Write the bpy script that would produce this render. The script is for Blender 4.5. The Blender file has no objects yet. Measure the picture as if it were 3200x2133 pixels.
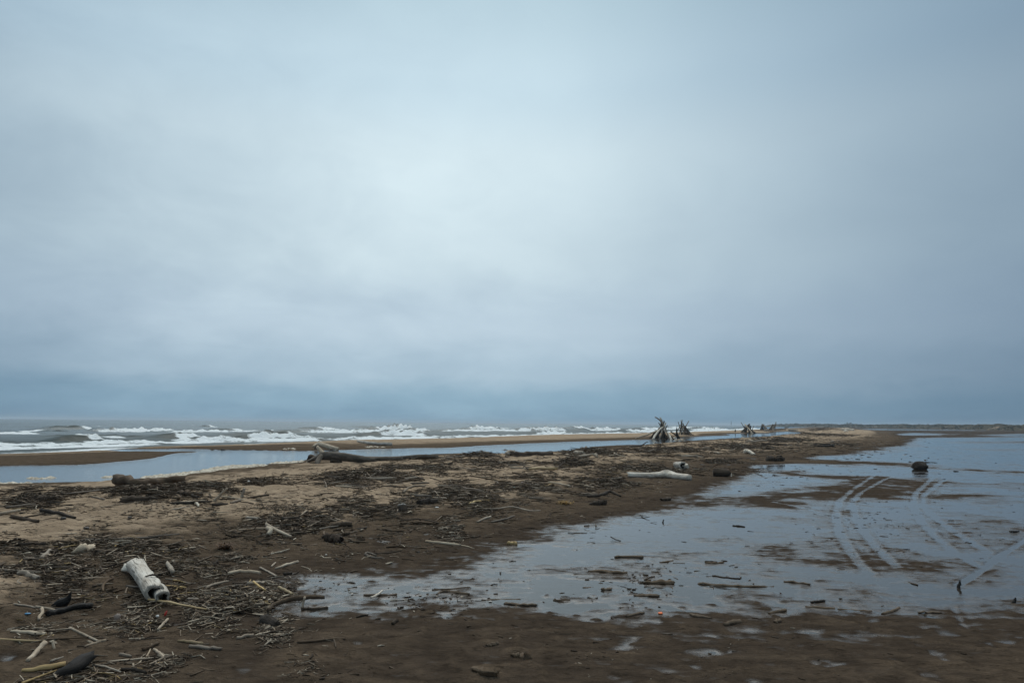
import bpy, math, random
import numpy as np
from mathutils import Vector

# ------------------------------------------------------------------ camera, sky, sun, exposure
scene = bpy.context.scene
COL = scene.collection
EYE = 1.7
PITCH = math.radians(6.80)
ROLL = math.radians(0.505)
LENS = 24.0
FPX = LENS / 36.0 * 3200.0

cam_data = bpy.data.cameras.new('camera')
cam_data.lens = LENS
cam_data.sensor_width = 36.0
cam_data.clip_start = 0.05
cam_data.clip_end = 60000.0
cam = bpy.data.objects.new('camera', cam_data)
COL.objects.link(cam)
cam.location = (0, 0, EYE)
cam.rotation_mode = 'XYZ'
from mathutils import Matrix
cam.matrix_world = (Matrix.Translation((0, 0, EYE)) @ Matrix.Rotation(math.pi / 2 + PITCH, 4, 'X')
                    @ Matrix.Rotation(ROLL, 4, 'Z'))
scene.camera = cam

SUN_AZ = math.radians(-5.0)      # measured from +Y towards +X
SUN_EL = math.radians(56.0)

world = bpy.data.worlds.new('World')
scene.world = world
world.use_nodes = True


def build_world():
    nt = world.node_tree
    N, L = nt.nodes, nt.links
    N.clear()

    def mth(op, a, b=None, c=None, clamp=False):
        n = N.new('ShaderNodeMath')
        n.operation = op
        n.use_clamp = clamp
        for i, v in enumerate((a, b, c)):
            if v is None:
                continue
            if isinstance(v, (int, float)):
                n.inputs[i].default_value = v
            else:
                L.new(v, n.inputs[i])
        return n.outputs[0]

    out = N.new('ShaderNodeOutputWorld')
    tc = N.new('ShaderNodeTexCoord')
    sep = N.new('ShaderNodeSeparateXYZ')
    L.new(tc.outputs['Generated'], sep.inputs[0])
    x, y, z = sep.outputs
    el = mth('ARCSINE', z)
    az = mth('ARCTAN2', x, y)
    # soft cloud noise on a flat layer overhead (stretched towards the horizon like real stratus)
    zc = mth('MAXIMUM', mth('ADD', z, 0.30), 0.10)
    comb = N.new('ShaderNodeCombineXYZ')
    L.new(mth('DIVIDE', x, zc), comb.inputs[0])
    L.new(mth('DIVIDE', y, zc), comb.inputs[1])
    nz = N.new('ShaderNodeTexNoise')
    nz.inputs['Scale'].default_value = 1.15
    nz.inputs['Detail'].default_value = 5.0
    nz.inputs['Roughness'].default_value = 0.5
    nz.inputs['Distortion'].default_value = 0.3
    L.new(comb.outputs[0], nz.inputs['Vector'])
    nz2 = N.new('ShaderNodeTexNoise')
    nz2.inputs['Scale'].default_value = 4.2
    nz2.inputs['Detail'].default_value = 6.0
    nz2.inputs['Roughness'].default_value = 0.62
    nz2.inputs['Distortion'].default_value = 0.6
    L.new(comb.outputs[0], nz2.inputs['Vector'])
    cloud = mth('ADD', mth('SUBTRACT', nz.outputs['Fac'], 0.5), mth('MULTIPLY', mth('SUBTRACT', nz2.outputs['Fac'], 0.5), 0.30))
    # elevation warped a little by the clouds
    elw = mth('ADD', el, mth('MULTIPLY', cloud, 0.07))
    mp = N.new('ShaderNodeMapRange')
    mp.inputs['From Min'].default_value = 0.0
    mp.inputs['From Max'].default_value = 1.0
    L.new(elw, mp.inputs['Value'])
    ramp = N.new('ShaderNodeValToRGB')
    cr = ramp.color_ramp
    cr.interpolation = 'EASE'

    def lin(c):
        return tuple(((v / 255.0) / 12.92 if v / 255.0 < 0.04045 else ((v / 255.0 + 0.055) / 1.055) ** 2.4) for v in c) + (1.0,)
    stops = [(0.0, (118, 154, 178)), (0.03, (134, 167, 188)), (0.075, (163, 186, 202)), (0.14, (182, 201, 214)),
             (0.24, (198, 216, 224)), (0.37, (206, 224, 231)), (0.48, (192, 214, 225)), (0.60, (176, 200, 212)), (1.0, (190, 207, 216))]
    while len(cr.elements) < len(stops):
        cr.elements.new(0.5)
    for e, (p, c) in zip(cr.elements, stops):
        e.position = p
        e.color = lin(c)
    L.new(mp.outputs[0], ramp.inputs[0])
    # thinner cloud round the hidden sun: brightness falls off sideways, more to the right where the cloud is thicker
    azw = mth('ADD', az, mth('MULTIPLY', cloud, 0.25))
    daz = mth('SUBTRACT', azw, math.radians(-5.0))
    wide = mth('GREATER_THAN', daz, 0.0)
    sig = mth('SUBTRACT', 0.66, mth('MULTIPLY', wide, 0.08))
    q = mth('DIVIDE', daz, sig)
    g = mth('POWER', 2.718, mth('MULTIPLY', mth('MULTIPLY', q, q), -1.0))
    floor_ = mth('SUBTRACT', 0.46, mth('MULTIPLY', wide, 0.10))
    glow = mth('ADD', floor_, mth('MULTIPLY', mth('SUBTRACT', 1.0, floor_), g))
    # an overcast dome is brightest overhead, whichever way one looks
    mz = N.new('ShaderNodeMapRange')
    mz.interpolation_type = 'SMOOTHSTEP'
    mz.inputs['From Min'].default_value = 0.45
    mz.inputs['From Max'].default_value = 1.35
    L.new(el, mz.inputs['Value'])
    glow = mth('ADD', mth('MULTIPLY', glow, mth('SUBTRACT', 1.0, mz.outputs[0])), mth('MULTIPLY', mz.outputs[0], 1.55))
    glow = mth('MULTIPLY', glow, mth('ADD', 1.0, mth('MULTIPLY', cloud, 0.55)))
    # bluer where the cloud is thick
    gl = N.new('ShaderNodeCombineXYZ')
    L.new(mth('POWER', glow, 1.14), gl.inputs[0])
    L.new(mth('POWER', glow, 0.98), gl.inputs[1])
    L.new(mth('POWER', glow, 0.80), gl.inputs[2])
    mul = N.new('ShaderNodeMix')
    mul.data_type = 'RGBA'
    mul.blend_type = 'MULTIPLY'
    mul.inputs['Factor'].default_value = 1.0
    L.new(ramp.outputs[0], mul.inputs[6])
    L.new(gl.outputs[0], mul.inputs[7])
    bgc = N.new('ShaderNodeBackground')
    L.new(mul.outputs[2], bgc.inputs[0])
    bgc.inputs[1].default_value = 1.12
    sky = N.new('ShaderNodeTexSky')
    sky.sky_type = 'NISHITA'
    sky.sun_disc = False
    sky.sun_elevation = SUN_EL
    sky.sun_rotation = SUN_AZ
    bgs = N.new('ShaderNodeBackground')
    L.new(sky.outputs[0], bgs.inputs[0])
    bgs.inputs[1].default_value = 0.06
    mix = N.new('ShaderNodeMixShader')
    mix.inputs[0].default_value = 0.94       # nearly closed cloud cover
    L.new(bgs.outputs[0], mix.inputs[1])
    L.new(bgc.outputs[0], mix.inputs[2])
    L.new(mix.outputs[0], out.inputs[0])


build_world()

sun_data = bpy.data.lights.new('sun', 'SUN')
sun_data.energy = 1.5
sun_data.angle = math.radians(60.0)
sun_data.color = (1.0, 0.95, 0.88)
sun = bpy.data.objects.new('sun', sun_data)
COL.objects.link(sun)
sd = Vector((math.sin(SUN_AZ) * math.cos(SUN_EL), math.cos(SUN_AZ) * math.cos(SUN_EL), math.sin(SUN_EL)))
sun.rotation_euler = (-sd).to_track_quat('-Z', 'Y').to_euler()

vs = scene.view_settings
vs.view_transform = 'Standard'
vs.look = 'None'
vs.exposure = 0.0
vs.gamma = 1.0
vs.use_curve_mapping = False
scene.cycles.max_bounces = 6
scene.cycles.transparent_max_bounces = 8
scene.cycles.volume_bounces = 0

# ------------------------------------------------------------------ from the photograph's pixels to places on the ground
_R = np.array(cam.matrix_world.to_3x3())
C_RIGHT, C_UP, C_FWD = _R[:, 0], _R[:, 1], -_R[:, 2]


def ray(u, v):
    u = np.asarray(u, float)
    v = np.asarray(v, float)
    d = (C_FWD[None, :] + ((u.reshape(-1, 1) - 1600.0) / FPX) * C_RIGHT[None, :]
         - ((v.reshape(-1, 1) - 1066.5) / FPX) * C_UP[None, :])
    return d


def flat(u, v, z=0.0):
    """where the sight line through a pixel meets the level z"""
    d = ray(u, v)
    k = (z - EYE) / np.minimum(d[:, 2], -1e-4)
    return np.stack([d[:, 0] * k, d[:, 1] * k], 1)


def at_depth(u, v, depth):
    """the point on a sight line at a given forward distance"""
    d = ray([u], [v])[0]
    k = depth / d[1]
    return np.array([d[0] * k, d[1] * k, EYE + d[2] * k])


# ------------------------------------------------------------------ numpy noise
_rng = np.random.RandomState(11)
_PERM = _rng.permutation(4096)
_GR = _rng.rand(4096) * 2 * math.pi
_GX, _GY = np.cos(_GR), np.sin(_GR)


def pnoise(x, y, seed=0):
    x = np.asarray(x, float) + seed * 37.17
    y = np.asarray(y, float) - seed * 19.73
    xi = np.floor(x).astype(np.int64)
    yi = np.floor(y).astype(np.int64)
    xf, yf = x - xi, y - yi
    u = xf * xf * xf * (xf * (xf * 6 - 15) + 10)
    v = yf * yf * yf * (yf * (yf * 6 - 15) + 10)

    def gr(i, j, dx, dy):
        h = _PERM[(_PERM[i & 4095] + j) & 4095]
        return _GX[h] * dx + _GY[h] * dy
    a = gr(xi, yi, xf, yf)
    b = gr(xi + 1, yi, xf - 1, yf)
    c = gr(xi, yi + 1, xf, yf - 1)
    d = gr(xi + 1, yi + 1, xf - 1, yf - 1)
    return (a + (b - a) * u + (c - a) * v + (a - b - c + d) * u * v) * 1.5


def fbm(x, y, seed=0, oct_=3, gain=0.5):
    t, a, f = 0.0, 1.0, 1.0
    for i in range(oct_):
        t = t + a * pnoise(x * f, y * f, seed + i * 3)
        a *= gain
        f *= 2.03
    return t


def sstep(a, b, x):
    t = np.clip((x - a) / (b - a), 0, 1)
    return t * t * (3 - 2 * t)


# ------------------------------------------------------------------ the lie of the land
SH = math.radians(26.0)                         # the shore runs this far right of straight ahead
UX, UY = math.sin(SH), math.cos(SH)
NX, NY = -math.cos(SH), math.sin(SH)
SEA_Z, LAG_Z = -0.22, -0.05


def st(x, y):
    return x * UX + y * UY, x * NX + y * NY


def edge(pix, z):
    p = np.array(pix, float)
    w = flat(p[:, 0], p[:, 1], z)
    s, t = st(w[:, 0], w[:, 1])
    o = np.argsort(s)
    return s[o], t[o]


E_BERM = edge([(900, 2133), (860, 2000), (690, 1900), (690, 1825), (900, 1792), (1200, 1762), (1500, 1705), (1900, 1608), (2130, 1568), (2250, 1512),
               (2330, 1482), (2450, 1452), (2700, 1407), (2840, 1387), (2860, 1368), (2760, 1350), (2690, 1343)], 0.02)
E_LAG1 = edge([(-500, 1530), (0, 1513), (360, 1505), (520, 1488), (650, 1467), (780, 1455), (950, 1440), (1000, 1432), (1250, 1425), (1400, 1418),
               (1550, 1418), (1800, 1407), (1900, 1397), (2050, 1387), (2150, 1377), (2300, 1368), (2450, 1361), (2520, 1354), (2560, 1345)], LAG_Z)
E_LAG2 = edge([(-500, 1460), (0, 1456), (250, 1453), (420, 1440), (640, 1404), (980, 1409), (1170, 1404), (1400, 1399), (1620, 1387),
               (1800, 1380), (2000, 1374), (2110, 1371), (2150, 1363), (2330, 1353), (2420, 1350), (2500, 1344)], LAG_Z)
E_CREST = edge([(-500, 1418), (0, 1412), (280, 1402), (500, 1389), (700, 1386), (980, 1378), (1100, 1374), (1400, 1369), (1740, 1357), (1950, 1353),
                (2060, 1351), (2200, 1347), (2330, 1342), (2420, 1338)], 0.10)


def poly_world(pix, z=0.0):
    p = np.array(pix, float)
    return flat(p[:, 0], p[:, 1], z)


def sdf(poly, x, y):
    """signed distance to a polygon, negative inside"""
    d2 = np.full(x.shape, 1e18)
    inside = np.zeros(x.shape, bool)
    n = len(poly)
    for i in range(n):
        ax, ay = poly[i]
        bx, by = poly[(i + 1) % n]
        ex, ey = bx - ax, by - ay
        wx, wy = x - ax, y - ay
        h = np.clip((wx * ex + wy * ey) / (ex * ex + ey * ey + 1e-12), 0, 1)
        d2 = np.minimum(d2, (wx - ex * h) ** 2 + (wy - ey * h) ** 2)
        c = ((ay > y) != (by > y)) & (x < (bx - ax) * (y - ay) / (by - ay + 1e-12) + ax)
        inside ^= c
    d = np.sqrt(d2)
    return np.where(inside, -d, d)


def seg_dist(pl, x, y):
    d2 = np.full(x.shape, 1e18)
    for i in range(len(pl) - 1):
        ax, ay = pl[i]
        bx, by = pl[i + 1]
        ex, ey = bx - ax, by - ay
        wx, wy = x - ax, y - ay
        h = np.clip((wx * ex + wy * ey) / (ex * ex + ey * ey + 1e-12), 0, 1)
        d2 = np.minimum(d2, (wx - ex * h) ** 2 + (wy - ey * h) ** 2)
    return np.sqrt(d2)


# where water stands on the flat
WET = [poly_world(p) for p in [
    [(640, 1850), (720, 1815), (900, 1800), (1010, 1797), (1300, 1812), (1420, 1800), (1520, 1770), (1600, 1722), (1700, 1688),
     (1830, 1652), (2000, 1610), (2150, 1592), (2320, 1580), (2450, 1592), (2600, 1568), (2900, 1560), (3100, 1552), (3700, 1540), (3700, 1740),
     (3700, 1900), (3200, 1890), (2960, 1905), (2760, 1912), (2560, 1898), (2380, 1905), (2150, 1912), (1950, 1930), (1750, 1925),
     (1560, 1900), (1440, 1905), (1300, 1900), (1160, 1930), (900, 1942), (700, 1935)],
    [(2110, 1550), (2250, 1520), (2330, 1500), (2380, 1472), (2320, 1455), (2390, 1440), (2440, 1443), (2560, 1448), (2650, 1455), (2640, 1462),
     (2400, 1474), (2440, 1482), (2620, 1500), (2520, 1528), (2380, 1545), (2280, 1553)],
    [(2500, 1452), (2700, 1452), (2900, 1465), (3200, 1480), (3700, 1490), (3700, 1555), (3050, 1545), (2900, 1545), (3000, 1510), (2750, 1488), (2500, 1480)],
    [(2480, 1430), (2620, 1420), (2750, 1408), (2840, 1388), (2790, 1377), (2880, 1368), (3200, 1365), (3700, 1370), (3700, 1480),
     (3200, 1472), (2950, 1462), (2860, 1448), (2700, 1440)],
    [(2600, 1341), (2760, 1340), (3000, 1343), (3060, 1345), (2800, 1344), (2600, 1343)],
    [(2730, 1357), (2850, 1352), (2940, 1355), (2900, 1360), (2760, 1360)],
    [(3080, 1360), (3200, 1355), (3500, 1358), (3500, 1364), (3200, 1364)],
    [(2215, 1427), (2290, 1425), (2380, 1432), (2330, 1436), (2230, 1430)],
    [(1960, 2040), (1990, 2010), (2000, 1998), (1985, 1996), (1930, 2015), (1900, 2035)],
    [(1620, 1702), (1700, 1703), (1760, 1712), (1740, 1718), (1650, 1710)],
]]
# low sand islands standing clear of it
DRY = [poly_world(p) for p in [
    [(2520, 1520), (2700, 1500), (2900, 1497), (2985, 1507), (2850, 1520), (2720, 1545), (2640, 1560), (2480, 1556), (2330, 1540)],
    [(2160, 1562), (2300, 1552), (2430, 1562), (2420, 1578), (2300, 1586), (2190, 1582)],
    [(2370, 1725), (2450, 1700), (2560, 1685), (2610, 1672), (2660, 1660), (2740, 1668), (2790, 1690), (2870, 1720), (2960, 1735), (3010, 1745),
     (3050, 1775), (3010, 1820), (2960, 1832), (2860, 1820), (2760, 1800), (2690, 1790), (2560, 1775), (2430, 1758)],
    [(2800, 1632), (2890, 1640), (2960, 1700), (2970, 1716), (2920, 1700), (2850, 1660)],
    [(2915, 1630), (2960, 1640), (3080, 1715), (3070, 1728), (3000, 1715), (2960, 1690)],
    [(2950, 1625), (3080, 1650), (3200, 1690), (3400, 1720), (3300, 1745), (3160, 1735), (3060, 1690)],
    [(3110, 1765), (3150, 1780), (3130, 1790), (3080, 1780)], [(3010, 1820), (3060, 1790), (3130, 1822), (3080, 1828)],
    [(3090, 1512), (3200, 1504), (3500, 1510), (3500, 1532), (3200, 1533), (3120, 1525)],
    [(2960, 1543), (3060, 1539), (3070, 1546), (2980, 1550)], [(3060, 1566), (3160, 1562), (3160, 1578), (3070, 1577)],
    [(2015, 1735), (2080, 1722), (2230, 1715), (2250, 1728), (2140, 1742), (2040, 1745)],
    [(2350, 1735), (2400, 1708), (2500, 1695), (2490, 1750), (2400, 1755)],
    [(2660, 1838), (2720, 1840), (2770, 1890), (2740, 1900), (2670, 1895)],
    [(1340, 1835), (1400, 1822), (1520, 1816), (1560, 1830), (1500, 1850), (1440, 1880), (1360, 1870)],
    [(1080, 1885), (1130, 1865), (1240, 1862), (1330, 1880), (1300, 1905), (1180, 1912), (1110, 1905)],
    [(2400, 1438), (2500, 1439), (2640, 1446), (2760, 1452), (2700, 1456), (2560, 1449), (2420, 1446)],
    [(2635, 1454), (2680, 1454), (2680, 1459), (2640, 1460)],
    [(2980, 1380), (3200, 1377), (3500, 1380), (3500, 1388), (3200, 1386), (3000, 1384)],
    [(3070, 1402), (3180, 1403), (3170, 1408), (3080, 1407)], [(2860, 1365), (3120, 1360), (3160, 1365), (2950, 1368)],
    [(2560, 1800), (2600, 1805), (2610, 1830), (2540, 1835), (2490, 1822)],
    [(2190, 1690), (2260, 1700), (2330, 1690), (2310, 1682), (2230, 1680)],
    [(2420, 1612), (2500, 1605), (2560, 1622), (2480, 1632)],
    [(2980, 1600), (3090, 1605), (3200, 1640), (3400, 1660), (3400, 1690), (3200, 1680), (3060, 1640)],
    [(2560, 1600), (2605, 1590), (2608, 1640), (2570, 1645)], [(2640, 1595), (2655, 1600), (2680, 1645), (2645, 1645)],
    [(1820, 1775), (1960, 1765), (1980, 1800), (1840, 1805)], [(1740, 1865), (1900, 1850), (2000, 1880), (1850, 1900)], [(2230, 1870), (2380, 1850), (2500, 1880), (2330, 1900)],
    [(1620, 1780), (1760, 1770), (1800, 1790), (1680, 1800)], [(2300, 1790), (2420, 1785), (2450, 1805), (2340, 1812)],
]]
# wheel ruts (width, depth) and a line of footprints
RUTS = [(poly_world(p), w, dp) for p, w, dp in [
    ([(2790, 1462), (2731, 1486), (2667, 1529), (2622, 1567), (2612, 1618), (2625, 1669), (2652, 1716), (2695, 1771), (2716, 1792)], 0.075, 0.011),
    ([(2830, 1475), (2760, 1500), (2690, 1540), (2661, 1571), (2674, 1618), (2708, 1673), (2748, 1720), (2800, 1771)], 0.075, 0.011),
    ([(2960, 1470), (2914, 1495), (2862, 1540), (2854, 1584), (2880, 1631), (2924, 1677), (2980, 1724), (3075, 1778)], 0.075, 0.011),
    ([(2990, 1475), (2935, 1510), (2885, 1550), (2886, 1580), (2933, 1626), (3001, 1673), (3086, 1724)], 0.075, 0.011),
    ([(2995, 1828), (3066, 1783), (3131, 1732), (3220, 1680)], 0.05, 0.022),
    ([(2978, 1898), (3012, 1956), (3046, 1983), (3114, 2031)], 0.03, 0.006),
    ([(2420, 1570), (2500, 1585), (2560, 1600)], 0.08, 0.012), ([(1610, 1702), (1700, 1707), (1765, 1715)], 0.10, 0.02),
]]
# sand hummocks gathered round the wrack: pixel centre, half sizes in pixels, height
MOUNDS = [(1150, 1514, 190, 26, .13), (640, 1562, 100, 20, .08), (430, 1572, 110, 20, .08), (100, 1584, 130, 22, .07),
          (1850, 1428, 80, 10, .22), (1790, 1450, 80, 10, .16), (2120, 1395, 70, 8, .20), (2290, 1385, 60, 7, .16), (2230, 1393, 50, 6, .18),
          (2420, 1374, 40, 5, .22), (2520, 1362, 60, 5, .30), (2560, 1345, 40, 4, .5), (2610, 1344, 40, 4, .45), (1500, 1432, 60, 8, .14),
          (1440, 1465, 80, 9, .14), (760, 1868, 150, 45, .05), (1700, 1500, 140, 16, .08), (2140, 1358, 30, 5, .25), (2345, 1350, 40, 3, .2),
          (1610, 2046, 42, 12, .035), (1520, 2014, 36, 8, .02), (1520, 2110, 46, 22, .05), (950, 2070, 90, 40, .02), (2520, 1443, 70, 4, .05)]


def _mound(u, v, ru, rv, h):
    c = flat([u], [v], 0.0)[0]
    e = flat([u + ru], [v], 0.0)[0]
    f = flat([u], [v - rv], 0.0)[0]
    g = flat([u], [v + rv], 0.0)[0]
    return c, np.hypot(*(e - c)), 0.5 * np.hypot(*(f - g)), h, math.atan2(c[0], c[1])


MOUNDS = [_mound(*m) for m in MOUNDS]
POND = poly_world([(296, 1406), (380, 1402), (560, 1402), (640, 1404), (640, 1410), (520, 1412), (400, 1411)], LAG_Z)
SPIT = poly_world([(-300, 1425), (0, 1420), (280, 1410), (440, 1412), (640, 1409), (630, 1413), (520, 1416), (400, 1424), (470, 1430), (380, 1438), (250, 1450), (0, 1454), (-300, 1460)], LAG_Z)
BARS = [poly_world(p, LAG_Z) for p in [[(2150, 1364), (2290, 1360), (2280, 1357), (2150, 1359)], [(2170, 1350), (2330, 1348), (2420, 1351), (2400, 1353), (2250, 1352)],
                                       [(1830, 1396), (1960, 1389), (2010, 1391), (1900, 1399)], [(2440, 1358), (2560, 1354), (2570, 1358), (2460, 1361)],
                                       [(505, 1450), (570, 1447), (575, 1448), (510, 1451)], [(630, 1444), (690, 1442), (690, 1443), (640, 1445)]]]


def height(x, y, want_wet=False):
    x = np.asarray(x, float)
    y = np.asarray(y, float)
    s, t = st(x, y)
    d = np.hypot(x, y)
    tB = np.interp(s, *E_BERM) + 0.25 * fbm(s * 0.35, t * 0.05, 5, 3) * np.clip(d / 10, .3, 4)
    t1 = np.interp(s, *E_LAG1) + 0.22 * fbm(s * 0.5, t * 0.1, 6, 3) * np.clip(d / 25, .5, 4)
    t2 = np.interp(s, *E_LAG2) + 0.5 * fbm(s * 0.2, t * 0.1, 7, 3)
    tc = np.interp(s, *E_CREST)
    t2 = np.maximum(t2, t1 + 0.5)
    tc = np.maximum(tc, t2 + 1.0)
    far = sstep(25, 120, d)
    # ---- wet flat
    zf = 0.016 + 0.008 * (1 - sstep(5.8, 7.6, d)) + 0.004 * fbm(x * .5, y * .5, 21, 2)
    bw = 0.30 + 0.030 * d
    inw = np.full(x.shape, 1e9)
    k = np.zeros(x.shape)
    for p in WET:
        sz = .22 * np.hypot(*np.ptp(p, axis=0))
        b2 = np.minimum(bw, sz)
        k = np.maximum(k, sstep(b2, -b2, sdf(p, x, y)))
    zf = zf + (-0.0028 - zf) * k
    for p in DRY:
        k = sstep(bw * .7, -bw * .7, sdf(p, x, y))
        zf = zf + np.maximum(0.0090 - zf, 0) * k
    nf = 0.0040 * fbm(x * .25, y * .30, 22, 2) + 0.0055 * fbm(x * 1.0, y * 1.3, 23, 4, .62) * np.clip(1.2 - far, .45, 1)
    nf = nf + 0.0072 * fbm(x * 3.3 + 1.4 * y, y * 7.0, 26, 3, .6) * (1 - .75 * sstep(9, 22, d)) + 0.0064 * fbm(x * 1.5 + .5 * y, y * 2.4, 28, 3, .6) * sstep(8, 18, d) * (1 - .7 * sstep(40, 90, d))
    nf = nf + 0.0030 * fbm(x * 7 + 2 * y, y * 14, 24, 2) * (1 - sstep(9, 20, d))
    nf = nf + (1 - sstep(6.5, 9.0, d)) * (0.007 * fbm(x * 2.4, y * 3.2, 29, 3) + 0.016 * sstep(.42, .85, pnoise(x * 6.5, y * 7.5, 30)) - 0.014 * sstep(.45, .8, pnoise(x * 3.2, y * 4.0, 37)))
    zf = zf + nf
    rut = np.zeros(x.shape)
    for pl, w, dp in RUTS:
        q = seg_dist(pl, x, y)
        rut = np.maximum(rut, dp * (1 - sstep(w * .35, w * 1.35, q)) * (.85 + .15 * np.cos(q * 2 * math.pi / .045)))
        zf = zf + 0.006 * np.exp(-((q - w * 1.35) / 0.035) ** 2) * (0.5 + 0.5 * pnoise(x * 4, y * 4, 25))
    zf = zf - rut * (0.85 + 0.55 * fbm(x * 4, y * 4, 27, 2))
    # ---- berm
    wB = np.maximum(t1 - tB, 1.0)
    w = (t - tB) / wB
    rise = sstep(0, 0.42, w) * (1 - sstep(0.62, 1.0, w))
    hb = 0.21 - 0.11 * sstep(14, 34, d)
    zb = 0.02 + rise * hb * (1.0 + 0.28 * fbm(x * .16, y * .16, 31, 2))
    amp = sstep(0.0, 0.18, w) * (1 - sstep(.85, 1.0, w))
    zb = zb + amp * (0.045 * fbm(x * .45, y * .45, 32, 2) + 0.040 * fbm(x * 1.7, y * 2.0, 33, 3))
    near = (1 - sstep(9, 24, d))
    zb = zb + (0.25 + .75 * amp) * near * (0.024 * fbm(x * 4.2, y * 4.8, 34, 3) - 0.026 * sstep(.25, .8, pnoise(x * 3.1, y * 3.3, 36)))
    k = sstep(-0.03, 0.05, w)
    z = zf * (1 - k) + zb * k
    # ---- lagoon, sandbar, sea bed
    zl = LAG_Z - 0.13 * sstep(0, 1, (t - t1) / np.maximum(t2 - t1, .5) * 3.5)
    k = sstep(t1 - 1.2 - .01 * d, t1 + 0.8, t)
    z = z * (1 - k) + np.minimum(z, zl) * k + 0.008 * fbm(x * 1.3, y * 1.3, 41, 2) * k
    hc = np.interp(s, [0, 22, 34, 45, 60, 90, 140, 220], [0.0, 0.0, .02, .10, .13, .13, .10, .05])
    zs = LAG_Z - .02 + .05 * sstep(t2 - .9, t2 + .5, t) + (hc - LAG_Z - .03) * sstep(t2 - .5, t2 + 0.45 * (tc - t2) + .8, t) + (0.006 + 0.02 * sstep(t2, t2 + 3, t)) * fbm(x * .5, y * .5, 42, 3)
    zs = zs + (-1.6 - zs) * sstep(tc - .3, tc + 9, t) * 1.0
    k = sstep(t2 - 1.0, t2 + .6, t)
    z = z * (1 - k) + zs * k
    q = sdf(POND, x, y)
    z = z + (np.minimum(z, LAG_Z - .03) - z) * sstep(.6, -.3, q)
    for p in [SPIT] + BARS:
        q = sdf(p, x, y)
        z = z + np.maximum(LAG_Z + .045 + .02 * fbm(x * .8, y * .8, 43, 2) - z, 0) * sstep(.8, -.8, q)
    # ---- hummocks
    for c, ru, rv, h, a in MOUNDS:
        dx, dy = x - c[0], y - c[1]
        lx = dx * math.cos(a) - dy * math.sin(a)
        ly = dx * math.sin(a) + dy * math.cos(a)
        q = (lx / ru) ** 2 + (ly / rv) ** 2
        m = np.exp(-1.3 * q)
        z = z + h * m * (1 + .35 * fbm(x * 1.3, y * 1.3, 51, 2) * (h > .08))
    if not want_wet:
        return z
    lvl = np.where(t < tB, 0.0, np.where(t < (t1 + tB) * .5, 0.0, np.where(t < tc - 2, LAG_Z, SEA_Z + .1)))
    wet = 1 - sstep(0.0, 0.05, z - lvl)
    damp = 1 - sstep(0.03, 0.21, z - np.minimum(lvl, 0))
    moist = 0.60 * damp + 0.40 * wet
    film = (z - np.where(t < (t1 + tB) * .5, 0.0, np.where(t < tc - 2, LAG_Z, SEA_Z))) * 1000.0
    return z, moist, np.clip(film, -20, 200)


GRID = {}


def ground_z(x, y):
    """height of the built ground sheet, read back from its grid"""
    x = np.atleast_1d(np.asarray(x, float))
    y = np.atleast_1d(np.asarray(y, float))
    az, r, Z = GRID['az'], GRID['r'], GRID['Z']
    a = np.clip((np.arctan2(x, y) - az[0]) / (az[1] - az[0]), 0, len(az) - 1.001)
    q = np.clip(np.interp(np.hypot(x, y), r, np.arange(len(r))), 0, len(r) - 1.001)
    i, j = q.astype(int), a.astype(int)
    fi, fj = q - i, a - j
    return (Z[i, j] * (1 - fi) * (1 - fj) + Z[i + 1, j] * fi * (1 - fj) + Z[i, j + 1] * (1 - fi) * fj + Z[i + 1, j + 1] * fi * fj)


def G(u, v):
    """the ground point seen at a pixel (marched along the sight line)"""
    d = ray([u], [v])[0]
    hl = math.hypot(d[0], d[1])
    r = np.geomspace(2.5, 900, 900)
    px, py, pz = d[0] / hl * r, d[1] / hl * r, EYE + d[2] / hl * r
    hz = ground_z(px, py)
    hit = np.nonzero(pz <= hz)[0]
    i = hit[0] if len(hit) else len(r) - 1
    if i == 0:
        return np.array([px[0], py[0], hz[0]])
    a, b = pz[i - 1] - hz[i - 1], pz[i] - hz[i]
    k = a / (a - b) if a != b else 0
    q = r[i - 1] + (r[i] - r[i - 1]) * k
    gx, gy = d[0] / hl * q, d[1] / hl * q
    return np.array([gx, gy, float(ground_z(gx, gy)[0])])


# ------------------------------------------------------------------ mesh and property helpers
def mesh_from(name, verts, faces, smooth=True):
    me = bpy.data.meshes.new(name)
    verts = np.asarray(verts, np.float32)
    nv = len(verts)
    me.vertices.add(nv)
    me.vertices.foreach_set('co', verts.ravel())
    if isinstance(faces, np.ndarray):
        nf, k = faces.shape
        me.loops.add(nf * k)
        me.loops.foreach_set('vertex_index', faces.astype(np.int32).ravel())
        me.polygons.add(nf)
        me.polygons.foreach_set('loop_start', np.arange(0, nf * k, k, dtype=np.int32))
        me.polygons.foreach_set('loop_total', np.full(nf, k, np.int32))
    else:
        lens = np.array([len(f) for f in faces], np.int32)
        idx = np.array([i for f in faces for i in f], np.int32)
        me.loops.add(len(idx))
        me.loops.foreach_set('vertex_index', idx)
        me.polygons.add(len(lens))
        me.polygons.foreach_set('loop_start', np.concatenate([[0], np.cumsum(lens)[:-1]]).astype(np.int32))
        me.polygons.foreach_set('loop_total', lens)
    me.update(calc_edges=True)
    me.polygons.foreach_set('use_smooth', np.full(len(me.polygons), smooth, bool))
    return me


def put(name, me, mat, loc=(0, 0, 0), parent=None):
    o = bpy.data.objects.new(name, me)
    COL.objects.link(o)
    o.location = loc
    if parent is not None:
        o.parent = parent
    if mat is not None and me is not None and len(me.materials) == 0:
        me.materials.append(mat)
    return o


def tag(o, label=None, cat=None, group=None, kind=None):
    if label:
        o['label'] = label
    if cat:
        o['category'] = cat
    if group:
        o['group'] = group
    if kind:
        o['kind'] = kind
    return o


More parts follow.
